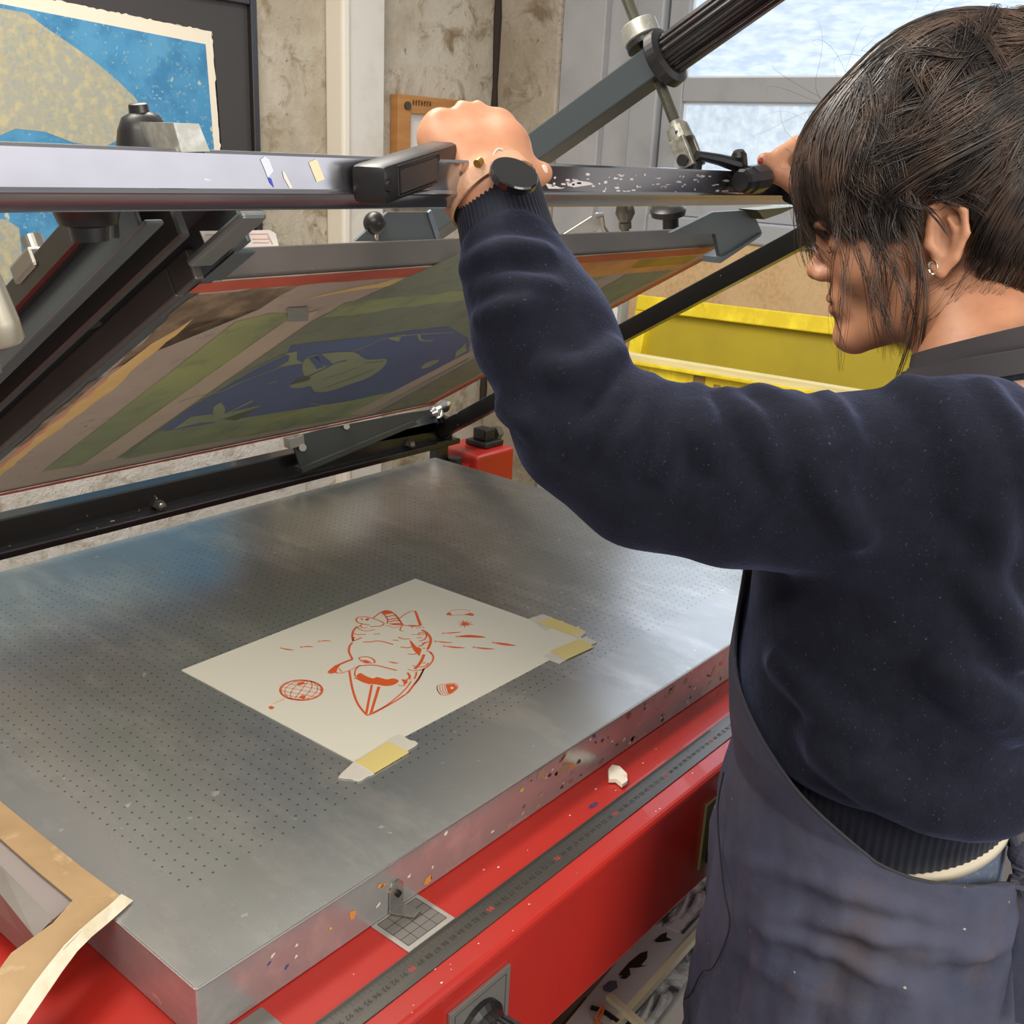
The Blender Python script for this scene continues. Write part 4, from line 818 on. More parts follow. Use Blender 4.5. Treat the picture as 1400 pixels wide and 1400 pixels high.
def leaf(b):
    for P in [[(760,1045),(790,1018),(815,1008),(812,1030),(838,1042),(800,1050),(775,1052)],[(608,1190),(650,1140),(700,1098),(732,1088),(730,1120),(705,1150),(735,1150),(690,1160),(655,1162),(660,1190),(640,1208),(612,1205),(625,1195)]]: fillp(b,shp(P,Z1+.0006),UP)
mk('leaf_shape',INK,pr,fn=leaf); mk('leaf_shape',mat('grey_blue_ink',(92,92,112),.5),pr,fn=lambda b:fillp(b,shp([(540,1240),(570,1215),(600,1215),(605,1245),(575,1265),(545,1258)],Z1+.0006),UP))
gm=NT('marbled'); n=gm.noise(9,6,.6,gm.map((1,2.2,1)),1.5); gm.l(gm.mix(gm.ramp(n,.44,.56),(214,214,216),(62,64,70)),gm.b.inputs['Base Color'])
tag(mk('marbled_print',gm.m,fn=slab([(780,1475),(905,1285),(985,1205),(1010,1240),(840,1475)],-.425,.004)),'grey and white marbled print showing between the white boards under the press','print')
tag(mk('marbled_print',gm.m,fn=slab([(880,1255),(985,1130),(1020,1160),(990,1215),(935,1275)],-.36,.003)),'grey and white marbled print, uppermost under the press beside the apron','print')
tag(mk('white_board',MGW,fn=slab([(820,1490),(968,1275),(1040,1225),(1060,1260),(905,1460)],-.455,.02)),'broad white board lying beneath the marbled print under the press','board')
tag(mk('white_board',mat('offwhite_board',(206,200,192),.5),fn=slab([(905,1500),(980,1345),(1050,1300),(1050,1340),(930,1500)],-.50,.018)),'narrow white board next to the blue bag under the press','board')
bgm=mat('blue_plastic',(36,62,140),.4,bump=(12,.5,.01)); bb=sh(930,1390,-.50)
def bag(b): addsph(b,bb,.05,(1.0,.7,.5),24)
bo=mk('blue_bag',bgm,fn=bag,smooth=True)
for v in bo.data.vertices: v.co*=1+.10*math.sin(v.co.x*90+v.co.y*70)*math.cos(v.co.z*80)
tag(bo,'crumpled blue plastic bag under the press beside the apron','bag')
wbx=thing('wire_box','dark wooden box with orange wire at the foot of the picture under the press','box',tuple(sh(805,1400,-.47)))
mk('box_body',mat('dark_wood',(70,48,36),.6,var=(20,(104,78,58),.4,.6)),wbx,fn=slab([(700,1480),(800,1362),(850,1402),(780,1480)],-.414,.09))
mk('box_rim',MCR,wbx,fn=lambda b:addbar(b,sh(832,1362,-.3955),sh(880,1405,-.3955),.010,.008)); mk('orange_wire',mat('orange_wire',(214,110,50),.4),wbx,fn=lambda b:addtube(b,spl([sh(812,1400,-.40),sh(822,1388,-.39),sh(825,1375,-.385),sh(815,1392,-.39),sh(828,1404,-.4)],5),.0016,6))
mk('wire_coil',MPLB,wbx,fn=lambda b:addtube(b,spl([sh(808,1378,-.40),sh(826,1384,-.40),sh(845,1398,-.40)],5),.004,6))
tag(mk('storage_shelf',mat('shelf_grey',(120,116,112),.6),fn=lambda b:[addbox(b,(.3,-.02,-.56),(1.35,.8,-.53),.003)]+[addbox(b,(x,y,FZ),(x+.04,y+.04,-.56),.002) for x in(.31,1.3) for y in(-.015,.75)]),'grey shelf under the press carrying prints and boards','shelf')
# ================================================================== THE PERSON
IR,IU,ID=RC[0],-RC[1],RC[2]
LAT=np.array([.942,.335,0]);FWD=np.array([-.335,.942,0])
# head frame
Fh=np.array([-.333,.936,0]);Fh/=np.linalg.norm(Fh); pt=math.radians(12); Hx=np.cross(Fh,[0,0,1]); Hy=Fh*math.cos(pt)+np.array([0,0,-math.sin(pt)]); Hz=np.cross(Hx,Hy)
HO=dep(1290,325,.93)+Hx*.072; HM_=np.array([Hx,Hy,Hz])
def H(x,y,z): return HO+Hx*x+Hy*y+Hz*z
def toH(P): return (P-HO.astype(np.float32))@HM_.T.astype(np.float32)
def loft(P,T,k=.01,top=None,bot=None):
    T=np.array(T,float); zz=P[:,2]; cx,cy,a,b=[np.interp(zz,T[:,0],T[:,i]) for i in(1,2,3,4)]
    qx=(P[:,0]-cx)*LAT[0]+(P[:,1]-cy)*LAT[1]; qy=(P[:,0]-cx)*FWD[0]+(P[:,1]-cy)*FWD[1]
    e=np.sqrt((qx/a)**2+(qy/b)**2); d=(e-1)*np.minimum(a,b)*1.05
    if top is not None: d=smax(d,zz-top,k)
    if bot is not None: d=smax(d,bot-zz,k)
    return d
SH_L=np.array([.512,-.325,.370]); SH_R=np.array([.765,-.262,.335])
arm=[SH_L]+[dep(*q) for q in [(1150,666,.845),(1000,655,.85),(885,640,.86),(800,588,.872),(742,455,.888),(701,352,.908)]]; armr=[.074,.073,.0705,.065,.0575,.0585,.0455]
WR=dep(679,268,.928)
armR=[SH_R,np.array([.95,-.20,.415]),np.array([1.0,-.15,.50]),np.array([1.01,-.045,.55]),np.array([.99,.035,.575])]; armRr=[.066,.058,.050,.042,.036]
NB=np.array([.655,-.285,.415]); NT_=H(0,-.025,-.05)
# --- sweater
TS=[(-.02,.580,-.284,.150,.120),(.06,.580,-.284,.155,.126),(.11,.576,-.28,.171,.139),(.17,.573,-.278,.171,.139),(.25,.576,-.28,.168,.138),(.33,.59,-.285,.165,.125),(.40,.62,-.29,.12,.09),(.45,.65,-.29,.08,.07)]
def sw_base(P):
    d=loft(P,TS,.02,.385,.092)
    d=smin(d,d_chain(P,[SH_R,NB+np.array([0,0,-.045]),SH_L],[.062,.066,.066],.03),.04)
    d=smin(d,d_chain(P,arm,armr,.008),.03)
    d=smin(d,d_chain(P,armR,armRr,.02),.03)
    return d
def trace(u,v,f,t0=.3,t1=2.):
    d=ray(u,v); t=t0
    for _ in range(160):
        p=CAM+d*t; s=float(f(p[None].astype(np.float32))[0])
        if s<.0006: break
        t+=s*.8/np.linalg.norm(d)
        if t>t1: return None
    return p
def ridge(px,f,sink=.003):
    out=[]; Q=spl([np.array(q,float) for q in px],5); m=len(Q)-1
    for i,(u,v) in enumerate(Q):
        e_=abs(2*i/m-1)**3; p=trace(u,v,f)
        if p is None: continue
        dd=ray(u,v); out.append(p+dd/np.linalg.norm(dd)*(sink+e_*.012))
    return out
RDG=[([(990,538),(1022,572),(1056,620),(1075,660)],.008),([(1028,540),(1066,560),(1111,630),(1150,695),(1178,738)],.0105),([(1082,545),(1104,579),(1130,622),(1140,660)],.008),([(1125,543),(1152,585),(1166,635)],.007),
 ([(1232,530),(1275,550),(1306,595),(1318,650),(1316,700)],.009),([(1288,530),(1335,592),(1354,643),(1360,705),(1352,760)],.010),([(1338,530),(1378,585),(1397,635),(1402,690)],.010),
 ([(861,512),(846,548),(822,585),(795,600)],.0085),([(889,522),(882,560),(862,600),(840,625)],.0085),([(915,526),(922,570),(915,620),(900,655)],.0085),([(950,533),(962,580),(968,630)],.0085),
 ([(845,478),(815,500),(780,510),(740,500)],.008),([(640,368),(668,350),(705,343),(748,350)],.008),([(655,440),(690,420),(740,418)],.006),([(648,400),(700,385),(760,395)],.005),
 ([(660,520),(690,560),(740,590)],.007),([(1280,905),(1335,950),(1400,990)],.017),([(1120,1000),(1190,1062),(1260,1100),(1340,1112),(1400,1090)],.020),([(1060,900),(1120,960),(1200,1010)],.012),([(1330,780),(1370,850),(1400,900)],.012)]
RDG=[(ridge(p,sw_base,-.0022),r) for p,r in RDG]
def rnoise(P,s,seed=0):
    x,y,z_=P[:,0]*s+seed,P[:,1]*s+seed*1.7,P[:,2]*s-seed
    return (np.sin(x+1.3*np.sin(y*.9+z_))+np.sin(y*1.1+1.2*np.sin(z_*.8-x))+np.sin(z_*1.2+1.1*np.sin(x*1.1+y)))/3
def sw_f(P):
    d=sw_base(P)
    near=np.abs(d)<.05
    if near.any():
        Q=P[near]; e=d[near]
        for pts,r in RDG:
            if len(pts)>1: e=smin(e,d_chain(Q,pts,[r*.5]+[r]*(len(pts)-2)+[r*.4],.008),.012)
        e=e+.0022*rnoise(Q,34,1)+.0007*rnoise(Q,95,4); d[near]=e
    # open neck and sleeve ends
    d=smax(d,-d_cone(P,NB+np.array([0,.005,-.02]),NB+np.array([.012,.0,.06]),.056,.062),.008)
    return d
# ---------------- skin
def head_f(P):
    q=toH(P)
    d=d_ell(q,(0,-.012,.045),(.074,.094,.086))
    d=smin(d,d_ell(q,(0,.035,.02),(.060,.078,.062)),.02)
    d=smin(d,d_ell(q,(0,.040,-.035),(.050,.060,.062)),.025)
    for s in(-1,1):
        d=smin(d,d_cone(q,(s*.050,.004,-.055),(s*.016,.081,-.087),.016,.016),.022)
        d=smin(d,d_ell(q,(s*.040,.062,-.022),(.022,.026,.022)),.02)      # cheek
        d=smin(d,d_ell(q,(s*.022,.102,.026),(.024,.012,.009)),.012)      # brow
        d=smax(d,-d_ell(q,(s*.031,.115,.006),(.017,.018,.012)),.012)     # eye socket
        d=smin(d,d_ell(q,(s*.031,.088,.006),(.0125,.0125,.0115)),.003)   # closed lid
        d=smin(d,d_ell(q,(s*.0115,.108,-.024),(.0072,.010,.0065)),.006)  # nostril wing
        d=smax(d,-d_ell(q,(s*.0065,.113,-.0305),(.0032,.005,.003)),.003)
    d=smin(d,d_cone(q,(0,.100,.012),(0,.1145,-.016),.0065,.0085),.012)
    d=smin(d,d_ell(q,(0,.1165,-.0195),(.0085,.0085,.0078)),.006)
    d=smin(d,d_ell(q,(0,.090,-.052),(.026,.016,.018)),.014)
    d=smin(d,d_ell(q,(0,.1005,-.0475),(.021,.0075,.0052)),.004); d=smin(d,d_ell(q,(0,.0985,-.0590),(.019,.0080,.0058)),.004)
    d=smax(d,-d_ell(q,(0,.110,-.0528),(.026,.009,.0012)),.003)
    d=smin(d,d_ell(q,(0,.088,-.087),(.018,.016,.014)),.014)
    # neck
    d=smin(d,d_chain(P,[NT_,NB+np.array([0,-.005,0])],[.053,.060],.02),.022)
    # ears
    for s in(-1,1):
        ec=(s*.073,-.002,.0); e=d_ell(q,(s*.071,-.002,.002),(.009,.017,.030)); e=smax(e,-d_ell(q,(s*.082,.000,.004),(.010,.0105,.021)),.004)
        a=[(s*.074,.012,.006),(s*.078,.010,.026),(s*.080,-.003,.033),(s*.083,-.017,.022),(s*.082,-.018,.002),(s*.078,-.008,-.018),(s*.075,.004,-.029),(s*.074,.010,-.024)]
        e=smin(e,d_chain(q,a,[.0028,.0032,.0036,.0038,.0036,.0042,.0056,.004],.003),.004)
        e=smin(e,d_chain(q,[(s*.076,-.008,-.010),(s*.079,-.009,.006),(s*.079,-.004,.016)],[.0026,.0026,.002],.003),.004)
        e=smin(e,d_ell(q,(s*.074,.013,-.004),(.0045,.004,.006)),.004)
        d=smin(d,e,.005)
    return d
def hand_chain(P,wr,wrad,mc,mr,fingers,thumb,extra=()):
    d=None
    for i,(m,r) in enumerate(zip(mc,mr)):
        e=d_cone(P,wr[i],m,wrad,r); d=e if d is None else smin(d,e,.016)
    for p,r in extra: d=smin(d,np.linalg.norm(P-np.array(p,np.float32),axis=1)-r,.018)
    for i,(pts,rs) in enumerate(fingers):
        e=d_chain(P,pts,rs,.003); d=smin(d,e,.004)
    return smin(d,d_chain(P,thumb[0],thumb[1],.006),.012)
mcL=[dep(601,169,.925),dep(627,158,.938),dep(654,157,.946),dep(683,171,.945)]; mrL=[.0125,.0125,.013,.0135]
wrL=[dep(650,262,.912),dep(660,262,.915),dep(674,260,.917),dep(686,257,.918)]
def curl(m,l,side=0.,k=1.):
    p1=m+ID*.036*k+np.array([0,0,-.012*k])+IR*side; p2=p1+ID*.004+np.array([0,0,-.026*k]); p3=p2-ID*.017*k+np.array([0,0,-.010]); return [m,p1,p2,p3]
fL=[(curl(mcL[0],1,-.006,.85),[.0115,.0092,.0085,.0075]),(curl(mcL[1],1,-.003,1.),[.012,.0100,.0092,.008]),(curl(mcL[2],1,0,1.05),[.0125,.0102,.0094,.0082]),(curl(mcL[3],1,.002,1.),[.0125,.0100,.0092,.008])]
thL=([dep(697,240,.918),dep(712,240,.928),dep(728,240,.937),dep(740,237,.943)],[.015,.013,.0112,.0102])
def handL_f(P):
    d=hand_chain(P,wrL,.019,mcL,mrL,fL,thL,[(dep(700,215,.935),.016),(dep(603,205,.925),.014),(dep(590,188,.932),.011),(dep(695,195,.938),.015),(dep(640,215,.928),.018)])
    for a,b in zip(mcL,mcL[1:]): d=smax(d,-d_cone(P,(a+b)/2+IU*.0155-ID*.004,(a+b)/2+IU*.014+ID*.02,.0035,.0045),.010)
    return smin(d,d_chain(P,[dep(667,262,.915),WR,arm[-1],arm[-2]],[.0245,.0255,.030,.036],.01),.012)
mcR=[dep(1150,215,1.33),dep(1140,205,1.31),dep(1128,198,1.295),dep(1116,196,1.28)]
wrR=[dep(1165,262,1.33),dep(1160,262,1.32),dep(1155,262,1.31),dep(1150,262,1.30)]
def fR(m,k): return [m,dep(1090+k*5,197,1.27+k*.02),dep(1066+k*6,212,1.265+k*.02),dep(1058+k*6,235,1.27+k*.02)]
fRR=[(fR(m,3-i),[.011,.0098,.009,.008]) for i,m in enumerate(mcR)]
thR=([dep(1130,262,1.295),dep(1098,262,1.28),dep(1068,238,1.265),dep(1045,219,1.262)],[.014,.0125,.0112,.0088])
def handR_f(P):
    d=hand_chain(P,wrR,.018,mcR,[.012]*4,fRR,thR,[(dep(1125,235,1.30),.018)])
    return smin(d,d_chain(P,[dep(1157,262,1.315),armR[-1],armR[-2],armR[-3]],[.023,.024,.028,.034],.01),.012)
TB=[(z_,x,y,a-.022,b-.022) for z_,x,y,a,b in TS]
def torso_f(P):
    d=loft(P,TB,.02,.38,-.12); d=smin(d,d_chain(P,[SH_R,NB+np.array([0,0,-.05]),SH_L],[.042,.05,.045],.03),.03)
    d=smin(d,d_chain(P,[NB+np.array([0,0,-.06]),NB],[.055,.056],.02),.02)
    d=smin(d,d_chain(P,arm,[r-.022 for r in armr],.02),.02); return smin(d,d_chain(P,armR,[.045,.04,.034,.028,.024],.02),.02)
def bb(c,r): c=np.array(c); return c-r,c+r
parts=[surfnet(head_f,H(0,0,0)-np.array([.14,.16,.17]),H(0,0,0)+np.array([.14,.16,.17]),.0022)]
lo=np.minimum.reduce(mcL+wrL)-.05; hi=np.maximum.reduce(mcL+wrL)+.07
parts.append(surfnet(handL_f,lo-np.array([.01,.03,.02]),hi,.0018))
lo=np.minimum.reduce(mcR+wrR)-.08; hi=np.maximum.reduce(mcR+wrR)+.04
parts.append(surfnet(handR_f,lo,hi,.0022))
parts.append(surfnet(torso_f,(.25,-.46,-.16),(1.16,.08,.44),.007))
g=NT('skin'); n=g.noise(22,5,.6); n5=g.noise(90,4,.6); c=g.mix(g.ramp(n,.38,.68),(192,139,106),(176,122,92)); c=g.mix(g.ramp(n5,.6,.75),c,(178,118,90)); g.l(c,g.b.inputs['Base Color']); g.b.inputs['Roughness'].default_value=.48
g.b.inputs['Subsurface Weight'].default_value=.12; g.b.inputs['Subsurface Radius'].default_value=(.010,.004,.002); g.b.inputs['Subsurface Scale'].default_value=.6; g.bump(g.noise(420,3,.5),.12,.0006); MSK=g.m
vs,qs=joinq(parts)
person=link('person',npmesh('person_body',vs,qs,1),MSK,None,(.6,-.29,FZ),True)
tag(person,'dark-haired person in navy sweater and apron, looking down, hands on the raised beam','person')
MLIP=mat('lip',(170,96,84),.4)
def surf_on(f,pts,off):
    out=[]
    for p in pts:
        p=np.array(p,np.float32)
        for _ in range(8):
            d=f(p[None])[0]; g_=np.array([f((p+e_)[None])[0]-f((p-e_)[None])[0] for e_ in np.eye(3,dtype=np.float32)*.001]); g_/=np.linalg.norm(g_)+1e-9; p=p-g_*(d-off)
        out.append(p)
    return out
def shellpatch(name,f,fn2,nu,nv,m,off):
    P=surf_on(f,[fn2(i/nu,j/nv) for i in range(nu+1) for j in range(nv+1)],off); q=[]
    for i in range(nu):
        for j in range(nv): a=i*(nv+1)+j; q.append((a,a+1,a+nv+2,a+nv+1))
    return link(name,npmesh(name,np.array(P,float),np.array(q)),m,person,None,True)
shellpatch('upper_lip',head_f,lambda a,b:H((a-.5)*.042,.108-abs(a-.5)*.02,-.0515+b*.0065*(1-(2*a-1)**2)),12,4,MLIP,.0003)
shellpatch('lower_lip',head_f,lambda a,b:H((a-.5)*.040,.106-abs(a-.5)*.02,-.0545-b*.009*(1-(2*a-1)**2)),12,4,MLIP,.0003)
MHAIR=mat('hair_dark',(44,34,28),.45,spec=.6,var=(60,(32,25,21),.4,.6),stretch=(1,1,.25))
for s in(-1,1):
    mk('eyebrow',MHAIR,person,fn=lambda b:addtube(b,surf_on(head_f,[H(s*(.014+.034*t),.112-.012*t,.024+.006*math.sin(t*2.4)) for t in np.linspace(0,1,7)],.0002),[.0008,.0019,.0021,.002,.0017,.0013,.0006],6))
    mk('eyelashes',MHAIR,person,fn=lambda b:addtube(b,surf_on(head_f,[H(s*(.021+.022*t),.108,.001-.003*math.sin(t*3.1)) for t in np.linspace(0,1,7)],.0001),.0004,5))
mk('earring',mat('silver',(214,210,200),.15,1.),person,fn=lambda b:addtube(b,[H(-.079+.000*math.sin(t),.010+.0035*math.cos(t),-.024+.006*math.sin(t)) for t in np.linspace(0,6.0,14)],.0008,6))
th_n=dep(744,237,.9325)
mk('fingernail',mat('nail',(236,196,176),.25),person,fn=lambda b:addsph(b,dep(743,235,.9335),.0062,(.9,.55,1),12)); mk('fingernail',mat('nail_red',(160,60,56),.3),person,fn=lambda b:addsph(b,dep(1040,220,1.2565),.0045,(.7,.7,.9),12))
# ---------------- sweater mesh
g=NT('navy_fleece'); nn=g.noise(620,3,.6); n2=g.noise(46,4,.6); n3=g.noise(900,2,.5); c=g.mix(g.ramp(n2,.4,.7),(25,27,38),(19,20,30)); c=g.mix(g.ramp(g.noise(420,3,.6),.66,.74),c,(70,74,92)); g.l(c,g.b.inputs['Base Color']); g.b.inputs['Roughness'].default_value=.95; g.b.inputs['Specular IOR Level'].default_value=.15
g.b.inputs['Sheen Weight'].default_value=.5; g.b.inputs['Sheen Roughness'].default_value=.4; g.b.inputs['Sheen Tint'].default_value=lin((120,130,170)); g.bump(nn,.5,.0012); g.bump(g.noise(120,4,.7),.35,.002); MSW=g.m
v_,q_=surfnet(sw_f,(.24,-.47,.02),(1.16,.13,.64),.0036)
sweater=link('sweater',npmesh('sweater',v_,q_,1),MSW,person,None,True)
MRIB=mat('navy_rib',(24,27,40),.95,sheen=.15,bump=(700,.3,.0008),spec=.15)
def ribtube(rows,n,ribs,amp,close=True):
    """rows: (centre, e1, e2, r1, r2)"""
    def f(b):
        R=[]
        for c_,e1,e2,r1_,r2_ in rows:
            ring=[]
            for k in range(n):
                t=2*math.pi*k/n; rr_=1+amp*math.cos(ribs*t); ring.append(b.verts.new(Vector(c_+e1*r1_*rr_*math.cos(t)+e2*r2_*rr_*math.sin(t))))
            R.append(ring)
        for A,C in zip(R,R[1:]):
            for k in range(n): b.faces.new((A[k],A[(k+1)%n],C[(k+1)%n],C[k]))
    return f
ax=WR-arm[-1]; axl=np.linalg.norm(ax); ax/=axl; e1=np.cross(ax,ID); e1/=np.linalg.norm(e1); e2=np.cross(ax,e1)
c0_=arm[-1]
tilt=lambda s:0
rows=[(c0_+ax*s,e1,e2,r,r*.93) for s,r in [(-.014,.0400),(-.006,.0440),(.004,.0440),(.016,.0415),(.030,.0405),(.044,.040),(axl+.002,.0392),(axl+.0035,.0375),(axl,.0355),(axl-.02,.034)]]
e_t=e1 if (e1@IR)>0 else -e1
rows=[(c,a+ax*(.28*(1 if (a@IR)>0 else -1)) if i>4 else a,b_,r1_,r2_) for i,(c,a,b_,r1_,r2_) in enumerate(rows)]
cuff=mk('sleeve_cuff',MRIB,sweater,True,ribtube(rows,300,58,.016))
ax2=armR[-1]-armR[-2]; ax2/=np.linalg.norm(ax2); f1=np.cross(ax2,[0,0,1.]); f1/=np.linalg.norm(f1); f2=np.cross(ax2,f1)
mk('sleeve_cuff',MRIB,sweater,True,ribtube([(armR[-1]+ax2*s,f1,f2,r,r) for s,r in [(-.02,.040),(.0,.040),(.03,.036),(.05,.035),(.05,.031),(.02,.03)]],200,48,.016))
def torow(z_,ea,eb,tl=0): 
    T=np.array(TS); cx,cy,a,b=[np.interp(z_,T[:,0],T[:,i]) for i in(1,2,3,4)]
    return cx,cy,a,b
hr=[]
for z_,ra_ in [(.118,.006),(.104,-.001),(.09,-.004),(.070,-.005),(.050,-.006),(.034,-.006),(.032,-.010),(.05,-.014)]:
    cx,cy,a,b=torow(.07,0,0); hr.append((np.array([cx,cy,z_]),LAT,FWD+np.array([0,0,-.13 if z_<.108 else 0]),a+ra_,b+ra_))
mk('hem_band',MRIB,sweater,True,ribtube(hr,420,110,.005))
col=[]
cc=NB+np.array([.006,-.002,.022]); cn=np.array([.08,.30,1.]); cn/=np.linalg.norm(cn); k1_=np.cross(cn,[0,1,0]); k1_/=np.linalg.norm(k1_); k2_=np.cross(cn,k1_)
for s,r in [(-.020,.080),(-.012,.077),(-.003,.071),(.002,.067),(.002,.064),(-.008,.064)]: col.append((cc+cn*s,k1_,k2_,r,r*.98))
mk('neck_ribbing',MRIB,sweater,True,ribtube(col,220,60,.008))
# ---------------- jeans and shoes
def jeans_f(P):
    d=loft(P,[(-.30,.585,-.295,.155,.115),(-.12,.582,-.295,.162,.118),(-.02,.585,-.29,.154,.118),(.08,.582,-.288,.146,.112)],.01,.075,-.22)
    for s in(-1,1):
        hp=np.array([.585,-.295,-.18])+LAT*s*.078; kn=np.array([.585,-.275,-.50])+LAT*s*.085; ak=np.array([.585,-.31,-.83])+LAT*s*.085
        d=smin(d,d_chain(P,[hp,kn,ak],[.082,.062,.048],.02),.03)
    return smax(d,-.875-P[:,2],.005)+.002*rnoise(P,40,3)
v_,q_=surfnet(jeans_f,(.36,-.48,-.90),(.80,-.12,.10),.006)
MJN=mat('denim',(92,104,124),.85,var=[(8,(76,88,110),.4,.65),(240,(120,130,146),.55,.7)],bump=(400,.3,.0008))
jeans=link('jeans',npmesh('jeans',v_,q_,1),MJN,person,None,True)
mk('undershirt_edge',mat('cream_cotton',(222,212,188),.8),person,True,ribtube([(np.array([.584,-.288,z_]),LAT,FWD+np.array([0,0,-.12]),.158+r,.124+r) for z_,r in [(.05,-.010),(.030,-.006),(.022,-.006),(.023,-.012)]],120,1,0))
for s in(-1,1):
    def shoe(P):
        c=np.array([.585,-.25,-.875])+LAT*s*.085; return smin(smax(d_ell(P,c+FWD*.02,(.05,.125,.06),np.array([LAT,FWD,[0,0,1]])),FZ+.001-P[:,2],.004),d_cone(P,c+FWD*-.06,c+FWD*-.06+np.array([0,0,.06]),.043,.045),.02)
    c=np.array([.585,-.25,-.84])+LAT*s*.085; v_,q_=surfnet(shoe,c-np.array([.14,.16,.07]),c+np.array([.14,.18,.10]),.006); link('shoe',npmesh('shoe',v_,q_,1),mat('shoe_black',(34,32,32),.5),person,None,True)
# ---------------- apron
TA_=[(-.62,.585,-.30,.200,.172),(-.35,.587,-.298,.196,.168),(-.2,.589,-.293,.190,.160),(-.1,.588,-.287,.184,.154),(-.03,.585,-.283,.178,.150),(.03,.581,-.283,.170,.143),(.06,.579,-.283,.166,.139),(.10,.577,-.281,.176,.144),(.15,.574,-.278,.178,.146),(.25,.577,-.28,.175,.145),(.34,.60,-.28,.160,.128)]
EDGE=[(-.62,152),(-.0,151),(.018,147),(.030,136),(.040,118),(.046,104),(.055,91),(.075,79),(.095,66),(.115,54),(.145,34),(.165,22),(.2,14),(.26,10),(.34,9)]
def apron(b):
    T=np.array(TA_); Eg=np.array(EDGE); zs_=np.concatenate([np.linspace(-.62,-.06,46),np.linspace(-.055,.12,70),np.linspace(.125,.34,30)]); nA=110; V=[]
    for z_ in zs_:
        cx,cy,a,b2=[np.interp(z_,T[:,0],T[:,i]) for i in(1,2,3,4)]; A=math.radians(np.interp(z_,Eg[:,0],Eg[:,1])); row=[]
        for k in range(nA+1):
            t=-A+2*A*k/nA; sag=.020*max(0,(abs(t)-1.9))*0
            w_=min(1,max(0,(.08-z_)/.22)); 
            fold=w_*(.0055*math.sin(9*t+14*z_+1.2*math.sin(20*z_))+.0035*math.sin(23*t-30*z_+.6)) + .0016*math.sin(t*40+z_*60)*w_
            # drag folds below the waist on the visible side
            for (t0,z0,sl_,am) in [(1.5,.022,-.06,.006),(1.7,-.006,-.07,.009),(1.4,-.040,-.09,.007),(1.2,-.085,-.10,.006),(2.2,-.03,.06,.006)]:
                dz=(z_-z0-sl_*(t-t0)*(t-t0)); fold+=am*math.exp(-(dz/.010)**2)*math.exp(-((t-t0)/.6)**2)
            p=np.array([cx,cy,z_])+FWD*(b2+fold)*math.cos(t)-LAT*(a+fold)*math.sin(t); row.append(b.verts.new(Vector(p)))
        V.append(row)
    for r0_,r1_ in zip(V,V[1:]):
        for k in range(nA): b.faces.new((r0_[k],r0_[k+1],r1_[k+1],r1_[k]))
g=NT('apron_cloth'); c=g.mix(g.ramp(g.noise(7,5,.6),.38,.68),(66,70,90),(80,82,98)); c=g.mix(g.ramp(g.noise(12,5,.6,g.map((1,1,1),(3,1,2))),.56,.72),c,(86,80,86)); c=g.mix(g.ramp(g.noise(95,2,.4),.77,.785),c,(170,166,150)); c=g.mix(g.ramp(g.noise(70,2,.4),.785,.795),c,(150,120,90)); g.l(c,g.b.inputs['Base Color']); g.b.inputs['Roughness'].default_value=.85; g.b.inputs['Specular IOR Level'].default_value=.25; g.bump(g.noise(900,2,.5),.3,.0005); g.bump(g.noise(26,4,.6),.3,.006); MAP=g.m
ap=mk('apron',MAP,person,True,apron); md=ap.modifiers.new('thick','SOLIDIFY'); md.thickness=.0022; md.offset=0
def apt(t,z_,off=.0):
    T=np.array(TA_); cx,cy,a,b2=[np.interp(z_,T[:,0],T[:,i]) for i in(1,2,3,4)]; return np.array([cx,cy,z_])+FWD*(b2+off)*math.cos(t)-LAT*(a+off)*math.sin(t)
MST=mat('strap_cloth',(60,57,60),.85,bump=(500,.3,.0006))
mk('apron_hem',MST,ap,fn=lambda b:addtube(b,[apt(math.radians(np.interp(z_,[e[0] for e in EDGE],[e[1] for e in EDGE])),z_,.001) for z_ in np.linspace(.0,.34,110)],.0011,6))
sm=[(.95-.28*0,0)]
mk('apron_seam',mat('seam_dark',(34,34,40),.9),ap,fn=lambda b:addtube(b,spl([apt(math.radians(t),z_,.0072) for t,z_ in [(20,.04),(24,0),(38,-.05),(44,-.08),(38,-.14),(30,-.17),(22,-.22),(12,-.26)]],8),.0009,5))
def ring_at(c,n,r1_,r2_,m=60,a0_=0,a1_=2*math.pi):
    n=np.array(n,float)/np.linalg.norm(n); u=np.cross(n,[0,1,0]); u/=np.linalg.norm(u); w=np.cross(n,u); return [c+u*r1_*math.cos(t)+w*r2_*math.sin(t) for t in np.linspace(a0_,a1_,m)]
sc=NB+np.array([.006,-.004,.030])
mk('neck_strap',MST,ap,fn=lambda b:(addtube(b,ring_at(sc+np.array([.004,0,.004]),(.06,.42,1.),.068,.070)[:-1],0,closed=True,flat=(.003,.020,(0,0,1))) ))
mk('neck_strap',MST,ap,fn=lambda b:(addtube(b,ring_at(sc+np.array([-.006,-.004,-.014]),(.10,.36,1.),.076,.075)[:-1],0,closed=True,flat=(.003,.020,(0,0,1)))))
wp=[apt(math.radians(166+2*k),-.055+.001*k,.002) for k in range(0,14)]
knot=dep(1392,1160,.93)
